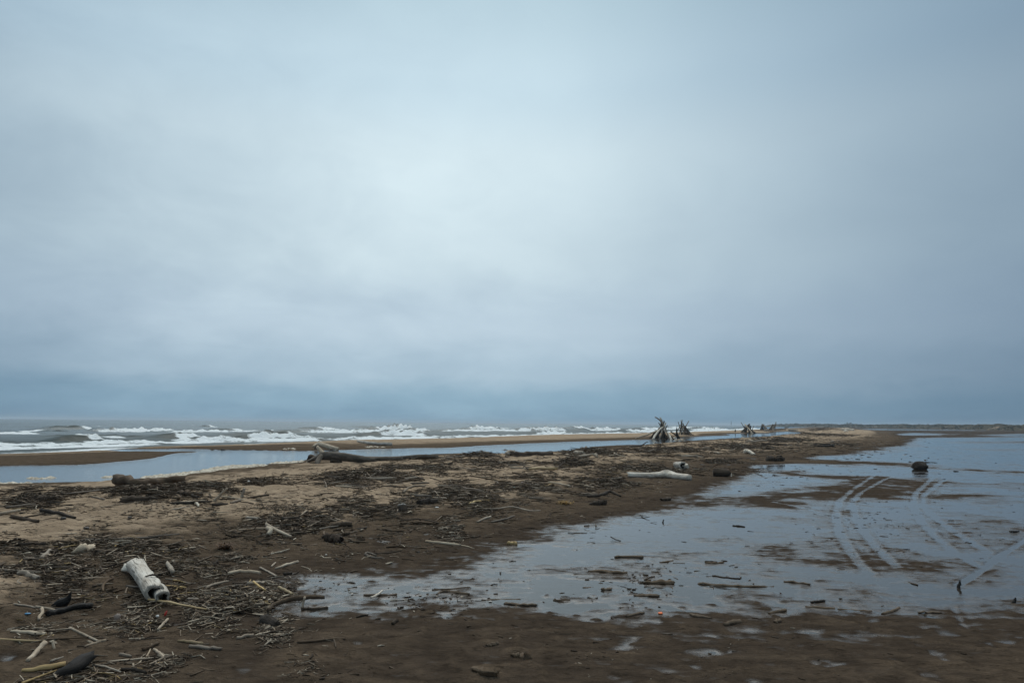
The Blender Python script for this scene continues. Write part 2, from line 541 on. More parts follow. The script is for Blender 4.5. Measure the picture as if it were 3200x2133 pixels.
def empty(name, loc, label, cat, group=None):
    o = bpy.data.objects.new(name, None)
    o.empty_display_size = 0.1
    COL.objects.link(o)
    o.location = loc
    return tag(o, label, cat, group)


def fattr(me, name, arr):
    a = me.attributes.new(name, 'FLOAT', 'POINT')
    a.data.foreach_set('value', np.asarray(arr, np.float32).ravel())


def cattr(me, name, arr):
    a = me.attributes.new(name, 'FLOAT_COLOR', 'POINT')
    a.data.foreach_set('color', np.asarray(arr, np.float32).ravel())


def vattr(me, name, arr):
    a = me.attributes.new(name, 'FLOAT_VECTOR', 'POINT')
    a.data.foreach_set('vector', np.asarray(arr, np.float32).ravel())


# ------------------------------------------------------------------ materials
class NT:
    def __init__(self, name):
        self.m = bpy.data.materials.new(name)
        self.m.use_nodes = True
        self.t = self.m.node_tree
        self.N, self.L = self.t.nodes, self.t.links
        self.N.clear()
        self.out = self.N.new('ShaderNodeOutputMaterial')

    def n(self, kind, **inp):
        n = self.N.new(kind)
        for k, v in inp.items():
            self.set(n.inputs[k.replace('_', ' ')], v)
        return n

    def set(self, sock, v):
        if hasattr(v, 'is_output'):
            self.L.new(v, sock)
        elif isinstance(v, tuple) and len(v) == 3 and sock.type == 'RGBA':
            sock.default_value = v + (1.0,)
        else:
            sock.default_value = v

    def math(self, op, a, b=None, clamp=False):
        n = self.N.new('ShaderNodeMath')
        n.operation = op
        n.use_clamp = clamp
        self.set(n.inputs[0], a)
        if b is not None:
            self.set(n.inputs[1], b)
        return n.outputs[0]

    def noise(self, vec, scale, detail=3.0, rough=0.55, dist=0.0):
        n = self.n('ShaderNodeTexNoise', Scale=scale, Detail=detail, Roughness=rough, Distortion=dist)
        if vec is not None:
            self.L.new(vec, n.inputs['Vector'])
        return n.outputs['Fac']

    def scaled(self, vec, s):
        n = self.N.new('ShaderNodeVectorMath')
        n.operation = 'MULTIPLY'
        self.L.new(vec, n.inputs[0])
        n.inputs[1].default_value = s
        return n.outputs[0]

    def mapr(self, v, a, b, c=0.0, d=1.0):
        n = self.N.new('ShaderNodeMapRange')
        n.interpolation_type = 'SMOOTHSTEP'
        self.set(n.inputs['Value'], v)
        n.inputs['From Min'].default_value = a
        n.inputs['From Max'].default_value = b
        n.inputs['To Min'].default_value = c
        n.inputs['To Max'].default_value = d
        return n.outputs[0]

    def mix(self, f, a, b, mode='MIX'):
        n = self.N.new('ShaderNodeMix')
        n.data_type = 'RGBA'
        n.blend_type = mode
        self.set(n.inputs['Factor'], f)
        self.set(n.inputs[6], a)
        self.set(n.inputs[7], b)
        return n.outputs[2]

    def attr(self, name, out='Fac'):
        n = self.N.new('ShaderNodeAttribute')
        n.attribute_name = name
        return n.outputs[out]

    def bump(self, h, strength, dist, normal=None):
        n = self.n('ShaderNodeBump')
        self.set(n.inputs['Strength'], strength)
        n.inputs['Distance'].default_value = dist
        self.L.new(h, n.inputs['Height'])
        if normal is not None:
            self.L.new(normal, n.inputs['Normal'])
        return n.outputs[0]

    def pos(self):
        return self.n('ShaderNodeNewGeometry').outputs['Position']

    def bsdf(self, **k):
        b = self.n('ShaderNodeBsdfPrincipled', **k)
        self.L.new(b.outputs[0], self.out.inputs[0])
        return b


def mat_sand():
    m = NT('sand')
    p = m.pos()
    big = m.noise(p, 0.35, 4.0)
    mid = m.noise(p, 2.3, 5.0, .6)
    fine = m.noise(p, 42.0, 4.0, .65)
    moist = m.math('ADD', m.attr('moist'), m.math('MULTIPLY', m.math('SUBTRACT', mid, .5), .34))
    moist = m.math('ADD', moist, m.math('MULTIPLY', m.math('SUBTRACT', big, .5), .30), clamp=True)
    dry = m.mix(m.mapr(mid, .3, .7), (.315, .234, .162), (.430, .325, .231))
    damp = m.mix(m.mapr(fine, .3, .7), (.092, .067, .047), (.128, .095, .068))
    wet = (.060, .045, .034)
    c = m.mix(m.mapr(moist, .08, .50), dry, damp)
    c = m.mix(m.mapr(moist, .55, .95), c, wet)
    # dark specks of shell grit and charcoal
    speck = m.mapr(m.noise(m.scaled(p, (.6, 1.0, 1.0)), 17.0, 3.0), .60, .70)
    c = m.mix(m.math('MULTIPLY', speck, .60), c, (.03, .023, .017))
    mot = m.noise(m.scaled(p, (1.0, 1.5, 1.0)), 4.0, 7.0, .72, .5)
    c = m.mix(1.0, c, m.n('ShaderNodeCombineColor', Red=m.mapr(mot, .25, .75, .62, 1.30), Green=m.mapr(mot, .25, .75, .62, 1.30), Blue=m.mapr(mot, .25, .75, .62, 1.28)).outputs[0], 'MULTIPLY')
    # a millimetre or two above standing water the sand holds a shiny film
    fnoise = m.noise(m.scaled(p, (1.3, 4.0, 1.0)), 3.0, 5.0, .65)
    film = m.math('ADD', m.attr('film'), m.math('MULTIPLY', m.math('SUBTRACT', fnoise, .5), 17.0))
    shine = m.mapr(film, 15.5, -2.0)
    rough = m.mapr(shine, 0.0, .35, .60, .13)
    spec = m.math('MULTIPLY', shine, .50)
    strips = m.noise(m.scaled(p, (1.5, 6.0, 1.0)), 2.2, 4.0, .6)
    h = m.math('ADD', m.math('MULTIPLY', fine, .35), m.math('MULTIPLY', m.noise(p, 11.0, 5.0, .65), 1.0))
    h = m.math('ADD', h, m.math('MULTIPLY', strips, 1.1))
    h = m.math('ADD', h, m.math('MULTIPLY', mot, 1.4))
    bs = m.math('MULTIPLY', m.mapr(moist, .35, .95, 1.0, .75), m.mapr(shine, 0.0, 1.0, 1.0, .12))
    nrm = m.bump(h, bs, .055)
    b = m.bsdf(Base_Color=c, Roughness=rough, Normal=nrm)
    m.set(b.inputs['Specular IOR Level'], spec)
    return m.m


def mat_water(name, tint, ripple, scale, body):
    """thin water over sand: mirror by the angle of view, else see through to the bed, with a little silt"""
    m = NT(name)
    p = m.pos()
    h = m.noise(m.scaled(p, (1.0, 2.2, 1.0)), scale, 4.0, .6)
    nrm = m.bump(h, ripple, .02)
    fr = m.n('ShaderNodeFresnel', IOR=1.37)
    m.L.new(nrm, fr.inputs['Normal'])
    gl = m.n('ShaderNodeBsdfGlossy', Roughness=.04, Color=(.95, .96, .97))
    m.L.new(nrm, gl.inputs['Normal'])
    tr = m.n('ShaderNodeBsdfTransparent', Color=tint)
    df = m.n('ShaderNodeBsdfDiffuse', Color=(.10, .088, .074))
    under = m.n('ShaderNodeMixShader', Fac=body)
    m.L.new(tr.outputs[0], under.inputs[1])
    m.L.new(df.outputs[0], under.inputs[2])
    mx = m.n('ShaderNodeMixShader')
    m.L.new(fr.outputs[0], mx.inputs[0])
    m.L.new(under.outputs[0], mx.inputs[1])
    m.L.new(gl.outputs[0], mx.inputs[2])
    m.L.new(mx.outputs[0], m.out.inputs[0])
    return m.m


def mat_sea():
    m = NT('sea_water')
    p = m.pos()
    foam = m.attr('foam')
    lace = m.noise(m.scaled(p, (1.0, 1.0, .6)), 1.1, 6.0, .68, .4)
    lace2 = m.noise(p, 4.0, 4.0, .6)
    nn = m.math('ADD', m.math('MULTIPLY', m.math('SUBTRACT', lace, .5), 1.7), m.math('MULTIPLY', m.math('SUBTRACT', lace2, .5), .5))
    f = m.math('ADD', foam, m.math('MULTIPLY', nn, m.math('MULTIPLY', foam, 1.8, clamp=True)))
    f = m.mapr(f, .36, .70)
    silt = m.attr('silt')
    body = m.mix(silt, (.036, .056, .056), (.026, .031, .022))
    h = m.math('ADD', m.noise(p, .8, 5.0, .62), m.math('MULTIPLY', m.noise(p, 3.5, 3.0), .5))
    nrm = m.bump(h, m.mapr(silt, .35, .95, .6, .12), .22)
    water = m.n('ShaderNodeBsdfPrincipled', Base_Color=body, Roughness=.24, IOR=1.33, Normal=nrm)
    m.set(water.inputs['Specular IOR Level'], m.mapr(silt, .35, .75, .45, .05))
    m.set(water.inputs['Roughness'], m.mapr(silt, .35, .75, .24, .4))
    fh = m.math('ADD', m.noise(p, 2.0, 5.0, .7), m.noise(p, 6.0, 3.0, .6))
    fn = m.bump(fh, .7, .30)
    fo = m.n('ShaderNodeBsdfPrincipled', Base_Color=m.mix(lace2, (.72, .77, .78), (.90, .92, .92)), Roughness=.85, Normal=fn)
    fo.inputs['Specular IOR Level'].default_value = .1
    mx = m.n('ShaderNodeMixShader')
    m.L.new(f, mx.inputs[0])
    m.L.new(water.outputs[0], mx.inputs[1])
    m.L.new(fo.outputs[0], mx.inputs[2])
    m.L.new(mx.outputs[0], m.out.inputs[0])
    return m.m


M_SAND = mat_sand()
M_PUDDLE = mat_water('puddle_water', (.62, .60, .57), .16, 3.0, .22)
M_LAGOON = mat_water('lagoon_water', (.45, .45, .43), .55, 1.6, .55)
M_SEA = mat_sea()


# ------------------------------------------------------------------ ground
def polar_grid(az, r):
    A, Rr = np.meshgrid(az, r)
    return Rr * np.sin(A), Rr * np.cos(A)


def quads(nr, na, closed):
    i = np.arange(nr - 1)[:, None] * na
    if closed:
        j = np.arange(na)[None, :]
        j2 = (j + 1) % na
    else:
        j = np.arange(na - 1)[None, :]
        j2 = j + 1
    return np.stack([i + j, i + j2, i + na + j2, i + na + j], -1).reshape(-1, 4)


def build_ground():
    fine = np.radians(np.linspace(-47, 47, 700))
    side = np.radians(np.concatenate([np.arange(49, 180, 3.0), np.arange(180, 311, 3.0)]))
    az = np.concatenate([fine, side])
    r = np.concatenate([[0.05, .6], np.geomspace(1.2, 3.4, 26)[:-1], np.geomspace(3.4, 420, 590)[:-1], np.geomspace(420, 5000, 30)])
    X, Y = polar_grid(az, r)
    x, y = X.ravel(), Y.ravel()
    z, moist, film = height(x, y, True)
    d = np.hypot(x, y)
    z = np.where(d > 900, np.where(z < -.5, z, 0.3), z)
    GRID.update(az=fine, r=r, Z=z.reshape(len(r), len(az))[:, :len(fine)])
    F = quads(len(r), len(az), True)
    keep = ~np.all(z[F] < -1.45, axis=1)
    F = F[keep]
    used = np.zeros(len(x), bool)
    used[F.ravel()] = True
    remap = np.cumsum(used) - 1
    me = mesh_from('beach_ground', np.stack([x, y, z], 1)[used], remap[F])
    fattr(me, 'moist', moist[used])
    fattr(me, 'film', film[used])
    tag(put('beach_ground', me, M_SAND), kind='structure')


build_ground()


def strip_sheet(name, z, mat, lo, hi, s_range):
    S = np.asarray(s_range)
    a, b = lo(S), hi(S)
    V = []
    K = 6
    for i, s in enumerate(S):
        for k in range(K):
            t = a[i] + (b[i] - a[i]) * k / (K - 1)
            V.append((s * UX + t * NX, s * UY + t * NY, z))
    F = quads(len(S), K, False)[:, ::-1]
    me = mesh_from(name, V, F, False)
    o = put(name, me, mat)
    return tag(o, kind='structure')


S_ALL = np.concatenate([np.linspace(-60, 0, 10), np.linspace(1, 60, 60), np.geomspace(62, 900, 60)])
strip_sheet('puddle_water', 0.0, M_PUDDLE, lambda s: np.interp(s, *E_BERM) - 40 - 2.0 * np.maximum(s, 0), lambda s: np.interp(s, *E_BERM) + 0.15 * (np.interp(s, *E_LAG1) - np.interp(s, *E_BERM)), S_ALL)
strip_sheet('lagoon_water', LAG_Z, M_LAGOON, lambda s: np.interp(s, *E_LAG1) - 1.6 - .02 * np.abs(s), lambda s: np.interp(s, *E_CREST) + 0.2, np.concatenate([np.linspace(-60, 0, 10), np.linspace(1, 60, 60), np.geomspace(62, 330, 40)]))


# ------------------------------------------------------------------ sea with breakers
# each breaker: pixel ends on the water, height, foam share along its length (from, to), body thickness, how ragged
BREAKERS = [
    ((-900, 1372), (-560, 1366), .8, .3, 1.0, 2.4), ((-620, 1352), (-300, 1349), 1.0, .5, 1.0, 3.2), ((-420, 1378), (-180, 1375), .7, .2, 1.0, 2.2),
    ((-1000, 1412), (-150, 1404), .4, .0, 1.0, 1.8), ((-1100, 1398), (-500, 1392), .5, .0, 1.0, 2.0), ((-300, 1345), (-60, 1343), .8, .6, 1.0, 3.2),
    ((130, 1345), (330, 1343), 1.15, .68, 1.0, 3.4), ((300, 1350), (560, 1348), .75, .0, 1.0, 3.0), ((520, 1351), (900, 1350), .45, .0, .9, 2.6),
    ((160, 1384), (330, 1381), .85, .66, 1.0, 2.0), ((480, 1372), (650, 1370), .75, .42, 1.0, 2.2), ((620, 1335), (690, 1335), .6, .5, 1.0, 3.),
    ((-200, 1402), (120, 1397), .42, .0, 1.0, 1.7), ((-100, 1411), (520, 1389), .22, .0, 1.0, 1.3), ((100, 1398), (700, 1380), .38, .0, 1.0, 1.7),
    ((540, 1383), (1000, 1377), .40, .0, 1.0, 2.0), ((700, 1374), (1010, 1372), .75, .25, 1.0, 2.2), ((840, 1369), (960, 1367), .9, .5, 1.0, 2.0),
    ((850, 1352), (1340, 1351), .75, .2, 1.0, 3.2), ((1180, 1346), (1300, 1345), 1.45, .1, 1.0, 3.0), ((1300, 1350), (1370, 1349), 1.2, .1, 1.0, 3.0),
    ((1150, 1363), (1320, 1362), .85, .2, 1.0, 2.4), ((960, 1376), (1480, 1368), .35, .0, 1.0, 2.0), ((1390, 1348), (1680, 1347), .8, .0, 1.0, 3.2),
    ((1470, 1346), (1560, 1345), 1.25, .0, .9, 2.8), ((1650, 1347), (1780, 1346), 1.3, .1, .95, 3.0), ((1680, 1358), (1800, 1357), .75, .0, 1.0, 2.4),
    ((1400, 1368), (1820, 1361), .35, .0, 1.0, 2.0), ((1840, 1346), (1960, 1344), 1.1, .1, 1.0, 3.2), ((1700, 1361), (2080, 1354), .40, .0, 1.0, 2.2),
    ((1790, 1339), (1840, 1338), 1.1, .3, 1.0, 4.0), ((1960, 1350), (2090, 1348), .8, .0, 1.0, 2.8), ((2000, 1343), (2180, 1342), 1.0, .1, 1.0, 3.6),
    ((2080, 1352), (2280, 1347), .45, .0, 1.0, 2.6), ((2150, 1346), (2300, 1344), .9, .1, 1.0, 3.2), ((2180, 1340), (2330, 1339), 1.1, .1, 1.0, 4.5),
    ((2280, 1343), (2420, 1340), .7, .0, 1.0, 4.), ((2050, 1337), (2200, 1337), 1.1, .3, .9, 5.), ((2330, 1339), (2480, 1338), .8, .0, 1.0, 5.),
    ((930, 1343), (1100, 1342), .8, .5, 1.0, 3.5), ((660, 1345), (760, 1344), .55, .7, 1.0, 3.), ((1500, 1338), (1600, 1338), .7, .4, 1.0, 4.5),
    ((-100, 1358), (140, 1355), .35, .2, .9, 2.4), ((60, 1347), (200, 1350), .3, .0, .4, 2.5), ((1100, 1337), (1250, 1337), .6, .6, .9, 4.5),
    ((150, 1365), (420, 1362), .3, .3, .5, 2.2), ((700, 1362), (900, 1360), .5, .9, 1.0, 2.4), ((340, 1368), (470, 1366), .35, .0, .4, 2.0),
]


def build_sea():
    az = np.radians(np.concatenate([np.linspace(-100, -46, 19)[:-1], np.linspace(-46, 30, 720), np.linspace(30, 70, 14)[1:]]))
    r = np.concatenate([np.geomspace(20, 34, 20)[:-1], np.geomspace(34, 330, 330)[:-1], np.geomspace(330, 900, 70)[:-1], np.geomspace(900, 30000, 45)])
    X, Y = polar_grid(az, r)
    x, y = X.ravel(), Y.ravel()
    s, t = st(x, y)
    d = np.hypot(x, y)
    off = t - np.interp(s, *E_CREST)
    ok = sstep(1.0, 14.0, off)
    z = np.full(x.shape, SEA_Z)
    chop = sstep(3, 20, off)
    # swell and wind chop
    z = z + ok * (.22 * fbm(t * .085 + .6 * fbm(s * .02, t * .02, 60, 2), s * .022, 61, 2) + .11 * fbm(t * .25, s * .13, 62, 3)) * (1 - .6 * sstep(400, 1200, d))
    z = z + chop * .09 * fbm(x * .45, y * .45, 63, 3) * (1 - sstep(200, 500, d))
    foam = np.zeros(x.shape)
    silt = .65 - .5 * sstep(10, 120, off)
    for i, (pa, pb, h, f0, f1, w) in enumerate(BREAKERS):
        A, B = flat([pa[0]], [pa[1]], SEA_Z)[0], flat([pb[0]], [pb[1]], SEA_Z)[0]
        ab = B - A
        L = np.hypot(*ab)
        e = ab / L
        # the side away from the viewer
        nrm = np.array([-e[1], e[0]])
        if nrm @ A < 0:
            nrm = -nrm
        q = ((x - A[0]) * e[0] + (y - A[1]) * e[1]) / L
        sel = (q > -.15) & (q < 1.15)
        if not sel.any():
            continue
        qs = q[sel]
        wob = (fbm(qs * L * .09, qs * 0 + i, 70 + i, 2)) * w * .5
        c = (x[sel] - A[0]) * nrm[0] + (y[sel] - A[1]) * nrm[1] + wob
        taper = np.clip(np.sin(np.pi * np.clip((qs + .15) / 1.3, 0, 1)), 0, 1) ** (1.1 if f0 > .3 else .45)
        hh = .74 * h * taper * (1 + .40 * fbm(qs * L * .16, qs * 0, 90 + i, 3))
        fm0 = sstep(f0 - .05, f0 + .1, qs)
        hh = hh * (1 + .55 * fbm(x[sel] * .9, y[sel] * .9, 64, 3) * fm0)
        # steep shoreward face at c=0, long back
        prof = np.where(c < w * .5, sstep(-w * .35, w * .5, c), np.exp(-((c - w * .5) / (w * 1.5)) ** 2))
        zz = np.maximum(hh, 0) * prof
        z[sel] = np.maximum(z[sel], SEA_Z + zz + (z[sel] - SEA_Z) * .45)
        fm = sstep(f0 - .10, f0 + .05, qs) * (1 - sstep(f1 - .05, f1 + .10, qs)) * taper
        fm = np.clip(fm, 0, 1) * (.62 + .38 * sstep(-.35, .25, fbm(qs * L * .22, c * .3, 88 + i, 3)))
        band = np.exp(-((c - w * .10) / (w * .60)) ** 2) * 1.15
        front = np.where(c < 0, np.exp(-(c / (w * 1.1)) ** 2) * .55, 0)
        lip = np.exp(-((c - w * .60) / (w * .15)) ** 2) * .45 * taper       # foam along the lip even where the face is still green
        foam[sel] = np.maximum(foam[sel], np.maximum(np.maximum(band, front) * fm, lip * (.4 + .6 * sstep(-.1, .3, fbm(qs * L * .3, qs * 0, 95 + i, 2)))))
        dark = prof * (1 - fm) * taper * (c < w * .6)
        silt[sel] = np.maximum(silt[sel], dark * .95)
    # swash and streaks
    sw = (1 - sstep(3.0, 8.0, off + 1.6 * fbm(s * .12, t * .2, 65, 2)))
    foam = np.maximum(foam, sw * .78)
    streak = sstep(.10, .75, fbm(t * .17, s * .045, 66, 3)) * (1 - sstep(60, 170, off)) * .20
    foam = np.maximum(foam, streak)
    caps = sstep(.62, .95, fbm(t * .12, s * .08, 67, 3)) * sstep(60, 150, off) * .46
    foam = np.maximum(foam, caps)
    F = quads(len(r), len(az), False)
    keep = ~np.all(off[F] < -6.0, axis=1) & ~np.all((s[F] > 330) & (off[F] < 30), axis=1)
    F = F[keep]
    used = np.zeros(len(x), bool)
    used[F.ravel()] = True
    remap = np.cumsum(used) - 1
    me = mesh_from('sea', np.stack([x, y, z], 1)[used], remap[F])
    fattr(me, 'foam', foam[used])
    fattr(me, 'silt', silt[used])
    tag(put('sea', me, M_SEA), kind='structure')


build_sea()


# ------------------------------------------------------------------ driftwood materials
def mat_wood(name, light, dark, crack=.5, bump=.5, rough=.85, sand=0.0, end=None):
    m = NT(name)
    g = m.attr('grain', 'Vector')
    oi = m.n('ShaderNodeObjectInfo').outputs['Random']
    fib = m.noise(m.scaled(g, (4.0, 55.0, 55.0)), 1.0, 5.0, .65, .2)
    blot = m.noise(m.scaled(g, (3.0, 9.0, 9.0)), 1.0, 4.0, .6)
    fine = m.noise(m.scaled(g, (60.0, 160.0, 160.0)), 1.0, 3.0)
    c = m.mix(m.mapr(blot, .30, .72), dark, light)
    c = m.mix(m.math('MULTIPLY', m.mapr(fib, .50, .34), crack), c, tuple(v * .22 for v in dark))
    c = m.mix(m.mapr(fine, .35, .7, 0.0, .22), c, tuple(min(1.0, v * 1.25) for v in light))
    hv = m.n('ShaderNodeHueSaturation', Value=m.mapr(oi, 0, 1, .72, 1.28), Saturation=m.mapr(oi, 0, 1, .85, 1.15), Color=c)
    c = hv.outputs[0]
    if sand > 0:
        geo = m.n('ShaderNodeNewGeometry')
        sp = m.n('ShaderNodeSeparateXYZ')
        m.L.new(geo.outputs['Normal'], sp.inputs[0])
        sn = m.noise(geo.outputs['Position'], 14.0, 4.0, .6)
        k = m.math('ADD', sp.outputs[2], m.math('MULTIPLY', m.math('SUBTRACT', sn, .5), 1.6))
        c = m.mix(m.math('MULTIPLY', m.mapr(k, .0, .5), sand), c, (.125, .092, .063))
    h = m.math('ADD', m.math('MULTIPLY', fib, 1.0), m.math('MULTIPLY', blot, .7))
    nrm = m.bump(h, bump, .02)
    b = m.bsdf(Base_Color=c, Roughness=rough, Normal=nrm)
    b.inputs['Specular IOR Level'].default_value = .22
    return m.m


W = {
    'white': mat_wood('bleached_wood', (.80, .74, .64), (.45, .375, .295), .85, .8),
    'pale': mat_wood('pale_wood', (.50, .425, .33), (.29, .225, .165), .55),
    'grey': mat_wood('grey_wood', (.27, .22, .17), (.13, .10, .075), .6),
    'brown': mat_wood('brown_wood', (.110, .078, .052), (.046, .032, .022), .6, .7),
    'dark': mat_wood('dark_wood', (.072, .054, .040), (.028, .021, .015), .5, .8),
    'black': mat_wood('charred_wood', (.020, .017, .015), (.010, .0085, .0075), .4, .6, .7),
    'reed': mat_wood('reed_cane', (.46, .345, .185), (.30, .205, .10), .25, .25, .6),
    'weathered': mat_wood('weathered_wood', (.165, .135, .105), (.062, .050, .039), .7, .8),
    'sandy': mat_wood('sand_crusted_wood', (.15, .105, .066), (.075, .053, .036), .5, .8, .9, .8),
    'bark': mat_wood('bark', (.105, .066, .040), (.040, .026, .018), .8, 1.0),
}


def simple_mat(name, col, rough=.5, vary=.15):
    m = NT(name)
    p = m.n('ShaderNodeTexCoord').outputs['Object']
    n = m.noise(p, 25.0, 3.0)
    c = m.mix(m.mapr(n, .3, .7), tuple(v * (1 - vary) for v in col), tuple(min(1, v * (1 + vary)) for v in col))
    m.bsdf(Base_Color=c, Roughness=rough, Normal=m.bump(n, .3, .005))
    return m.m


# ------------------------------------------------------------------ tubes
def catmull(P, n):
    P = np.asarray(P, float)
    if len(P) == 2:
        k = np.linspace(0, 1, n)[:, None]
        return P[0] * (1 - k) + P[1] * k
    Q = np.vstack([2 * P[0] - P[1], P, 2 * P[-1] - P[-2]])
    seg = np.linspace(0, len(P) - 1, n)
    out = []
    for q in seg:
        i = min(int(q), len(P) - 2)
        t = q - i
        p0, p1, p2, p3 = Q[i], Q[i + 1], Q[i + 2], Q[i + 3]
        out.append(.5 * (2 * p1 + (p2 - p0) * t + (2 * p0 - 5 * p1 + 4 * p2 - p3) * t * t + (3 * p1 - p0 - 3 * p2 + p3) * t ** 3))
    return np.array(out)


def tube_mesh(name, pts, radii, rings=8, sides=8, lump=.10, ends=('cut', 'cut'), seed=0, squash=1.0, knots=(), wob=0.0, lobes=None):
    """a limb of wood along pts (metres, world axes); ends: cut, jag, point, hollow. Returns (mesh, origin)"""
    rr = np.random.RandomState(seed)
    pts = np.asarray(pts, float)
    C = catmull(pts, rings)
    R = np.interp(np.linspace(0, 1, rings), np.linspace(0, 1, len(radii)), radii)
    org = C[0].copy()
    C = C - org
    if wob:
        C = C + rr.normal(0, wob, C.shape) * np.concatenate([[0], np.ones(rings - 2), [0]])[:, None] * R[:, None]
    T = np.gradient(C, axis=0)
    T /= np.linalg.norm(T, axis=1)[:, None] + 1e-9
    up = np.array([0, 0, 1.0]) if abs(T[0][2]) < .9 else np.array([1.0, 0, 0])
    ph = np.linspace(0, 2 * math.pi, sides, endpoint=False)
    V, GR = [], []
    s_len = np.concatenate([[0], np.cumsum(np.linalg.norm(np.diff(C, axis=0), axis=1))])
    base = rr.rand() * 50
    shape = 1 + lump * rr.normal(0, .8, sides)
    if lobes:
        shape = shape + lobes * np.cos(ph * 2 + .5) + lobes * .5 * np.cos(ph * 3 + 2)
    for i in range(rings):
        x = np.cross(up, T[i])
        x /= np.linalg.norm(x) + 1e-9
        yv = np.cross(T[i], x)
        shape = shape + rr.normal(0, lump * .35, sides)
        f = R[i] * shape
        for kp, ka, kh in knots:
            f = f * (1 + kh * np.exp(-((i / (rings - 1) - kp) / .06) ** 2) * np.exp(-(np.angle(np.exp(1j * (ph - ka))) / .7) ** 2))
        off = np.zeros(sides)
        if i == 0 and ends[0] in ('jag', 'hollow'):
            off = rr.normal(0, .38 if ends[0] == 'jag' else .16, sides) * R[i]
        if i == rings - 1 and ends[1] in ('jag', 'hollow'):
            off = rr.normal(0, .38 if ends[1] == 'jag' else .16, sides) * R[i]
        ring = C[i] + (np.cos(ph) * f)[:, None] * x + (np.sin(ph) * f * squash)[:, None] * yv + off[:, None] * T[i]
        V.append(ring)
        GR.append(np.stack([np.full(sides, s_len[i] + base), np.cos(ph) * R[i] + base, np.sin(ph) * R[i]], 1))
    F = []
    for i in range(rings - 1):
        for j in range(sides):
            j2 = (j + 1) % sides
            F.append((i * sides + j, i * sides + j2, (i + 1) * sides + j2, (i + 1) * sides + j))
    INNER = []
    V = [np.concatenate(V)]
    GR = [np.concatenate(GR)]
    nv = rings * sides

    def cap(i0, kind, sign, i):
        nonlocal nv
        loop = [i0 + j for j in range(sides)]
        ring = V[0][i0:i0 + sides]
        cen = ring.mean(0)
        if kind == 'hollow':
            prev = loop
            for sc, dep in ((.62, .02), (.52, -.7), (.36, -1.6)):
                V.append(cen + (ring - cen) * sc * (1 + .06 * rr.normal(size=(sides, 1))) + sign * T[i] * R[i] * dep)
                GR.append(np.tile([[s_len[i] + base, base + 3, 2.0]], (sides, 1)))
                cur = [nv + j for j in range(sides)]
                nv += sides
                for j in range(sides):
                    j2 = (j + 1) % sides
                    q = (prev[j], prev[j2], cur[j2], cur[j])
                    if dep < 0:
                        INNER.append(len(F))
                    F.append(q if sign > 0 else q[::-1])
                prev = cur
            INNER.append(len(F))
            F.append(tuple(prev) if sign > 0 else tuple(prev[::-1]))
        else:
            dep = {'cut': .04, 'jag': -.05, 'point': 2.2}[kind]
            V.append((cen + sign * T[i] * R[i] * dep)[None])
            GR.append(np.array([[s_len[i] + base, base + 1, 1.0]]))
            for j in range(sides):
                j2 = (j + 1) % sides
                q = (loop[j], loop[j2], nv)
                F.append(q if sign > 0 else q[::-1])
            nv += 1
    cap(0, ends[0], -1, 0)
    cap((rings - 1) * sides, ends[1], 1, rings - 1)
    me = mesh_from(name, np.concatenate(V), F, True)
    vattr(me, 'grain', np.concatenate(GR))
    me['inner'] = INNER
    return me, org


_seed = [100]


def limb(name, pts, radii, mat, parent=None, **k):
    _seed[0] += 1
    k.setdefault('seed', _seed[0])
    me, org = tube_mesh(name, pts, radii, **k)
    loc = org if parent is None else org - np.array(parent.location)
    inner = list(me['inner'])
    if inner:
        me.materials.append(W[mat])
        me.materials.append(W['dark'])  # dark wood on the inner faces paints shade into the hollow
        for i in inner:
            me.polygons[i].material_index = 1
    return put(name, me, W[mat] if isinstance(mat, str) else mat, loc, parent)


def lay(pix, thick, lift=.75, over=0.0, up=False):
    """a run of photograph pixels as points in the place, so that a limb of that pixel thickness lies on the sand; a limb that leans or
    stands (up), or that would come out far too long if it lay away from the viewer, keeps close to the depth of its foot.
    Returns points and radii"""
    P = np.array([G(u, v) for u, v in pix])
    k = int(np.argmax([v for _, v in pix]))
    D = P[k][1]
    plane = np.array([at_depth(u, v, D) for u, v in pix])
    L1 = np.linalg.norm(np.diff(plane, axis=0), axis=1).sum()
    L2 = np.linalg.norm(np.diff(P, axis=0), axis=1).sum()
    if up:
        P = plane
        P[k][2] -= .02
    elif D > 9.0 and L2 > 1.5 * L1:
        q = min(1.0, .9 * L1 / max(1e-6, np.ptp(P[:, 1])))
        P = np.array([at_depth(u, v, D + (p[1] - D) * q) for (u, v), p in zip(pix, P)])
        P[:, 2] = np.maximum(np.minimum(P[:, 2], P[k][2] + .45 * L1), ground_z(P[:, 0], P[:, 1]))
    rad = []
    for (p, th) in zip(P, thick if hasattr(thick, '__len__') else [thick] * len(P)):
        rad.append(max(.003, th * .5 * np.linalg.norm(p - np.array([0, 0, EYE])) / FPX))
    if not up:
        P[:, 2] += np.array(rad) * lift + over
    return P, rad


def stick(label, pix, thick, mat='grey', name='driftwood_stick', cat='stick', group=None, over=0.0, lift=.75, up=False, **k):
    if mat == 'sandy':
        lift = min(lift, .30)
        k.setdefault('squash', .8)
    P, rad = lay(pix, thick, lift, over, up)
    k.setdefault('sides', 7)
    k.setdefault('rings', max(6, 3 * len(pix)))
    k.setdefault('lump', .12)
    k.setdefault('wob', .18)
    k.setdefault('ends', ('jag', 'jag'))
    o = limb(name, P, rad, mat, **k)
    return tag(o, label, cat, group)


# ------------------------------------------------------------------ the logs that stand out
def log(label, pix, thick, mat='grey', cat='log', name='driftwood_log', **k):
    k.setdefault('sides', 12)
    k.setdefault('rings', 14)
    k.setdefault('lump', .08)
    return stick(label, pix, thick, mat, name, cat, **k)


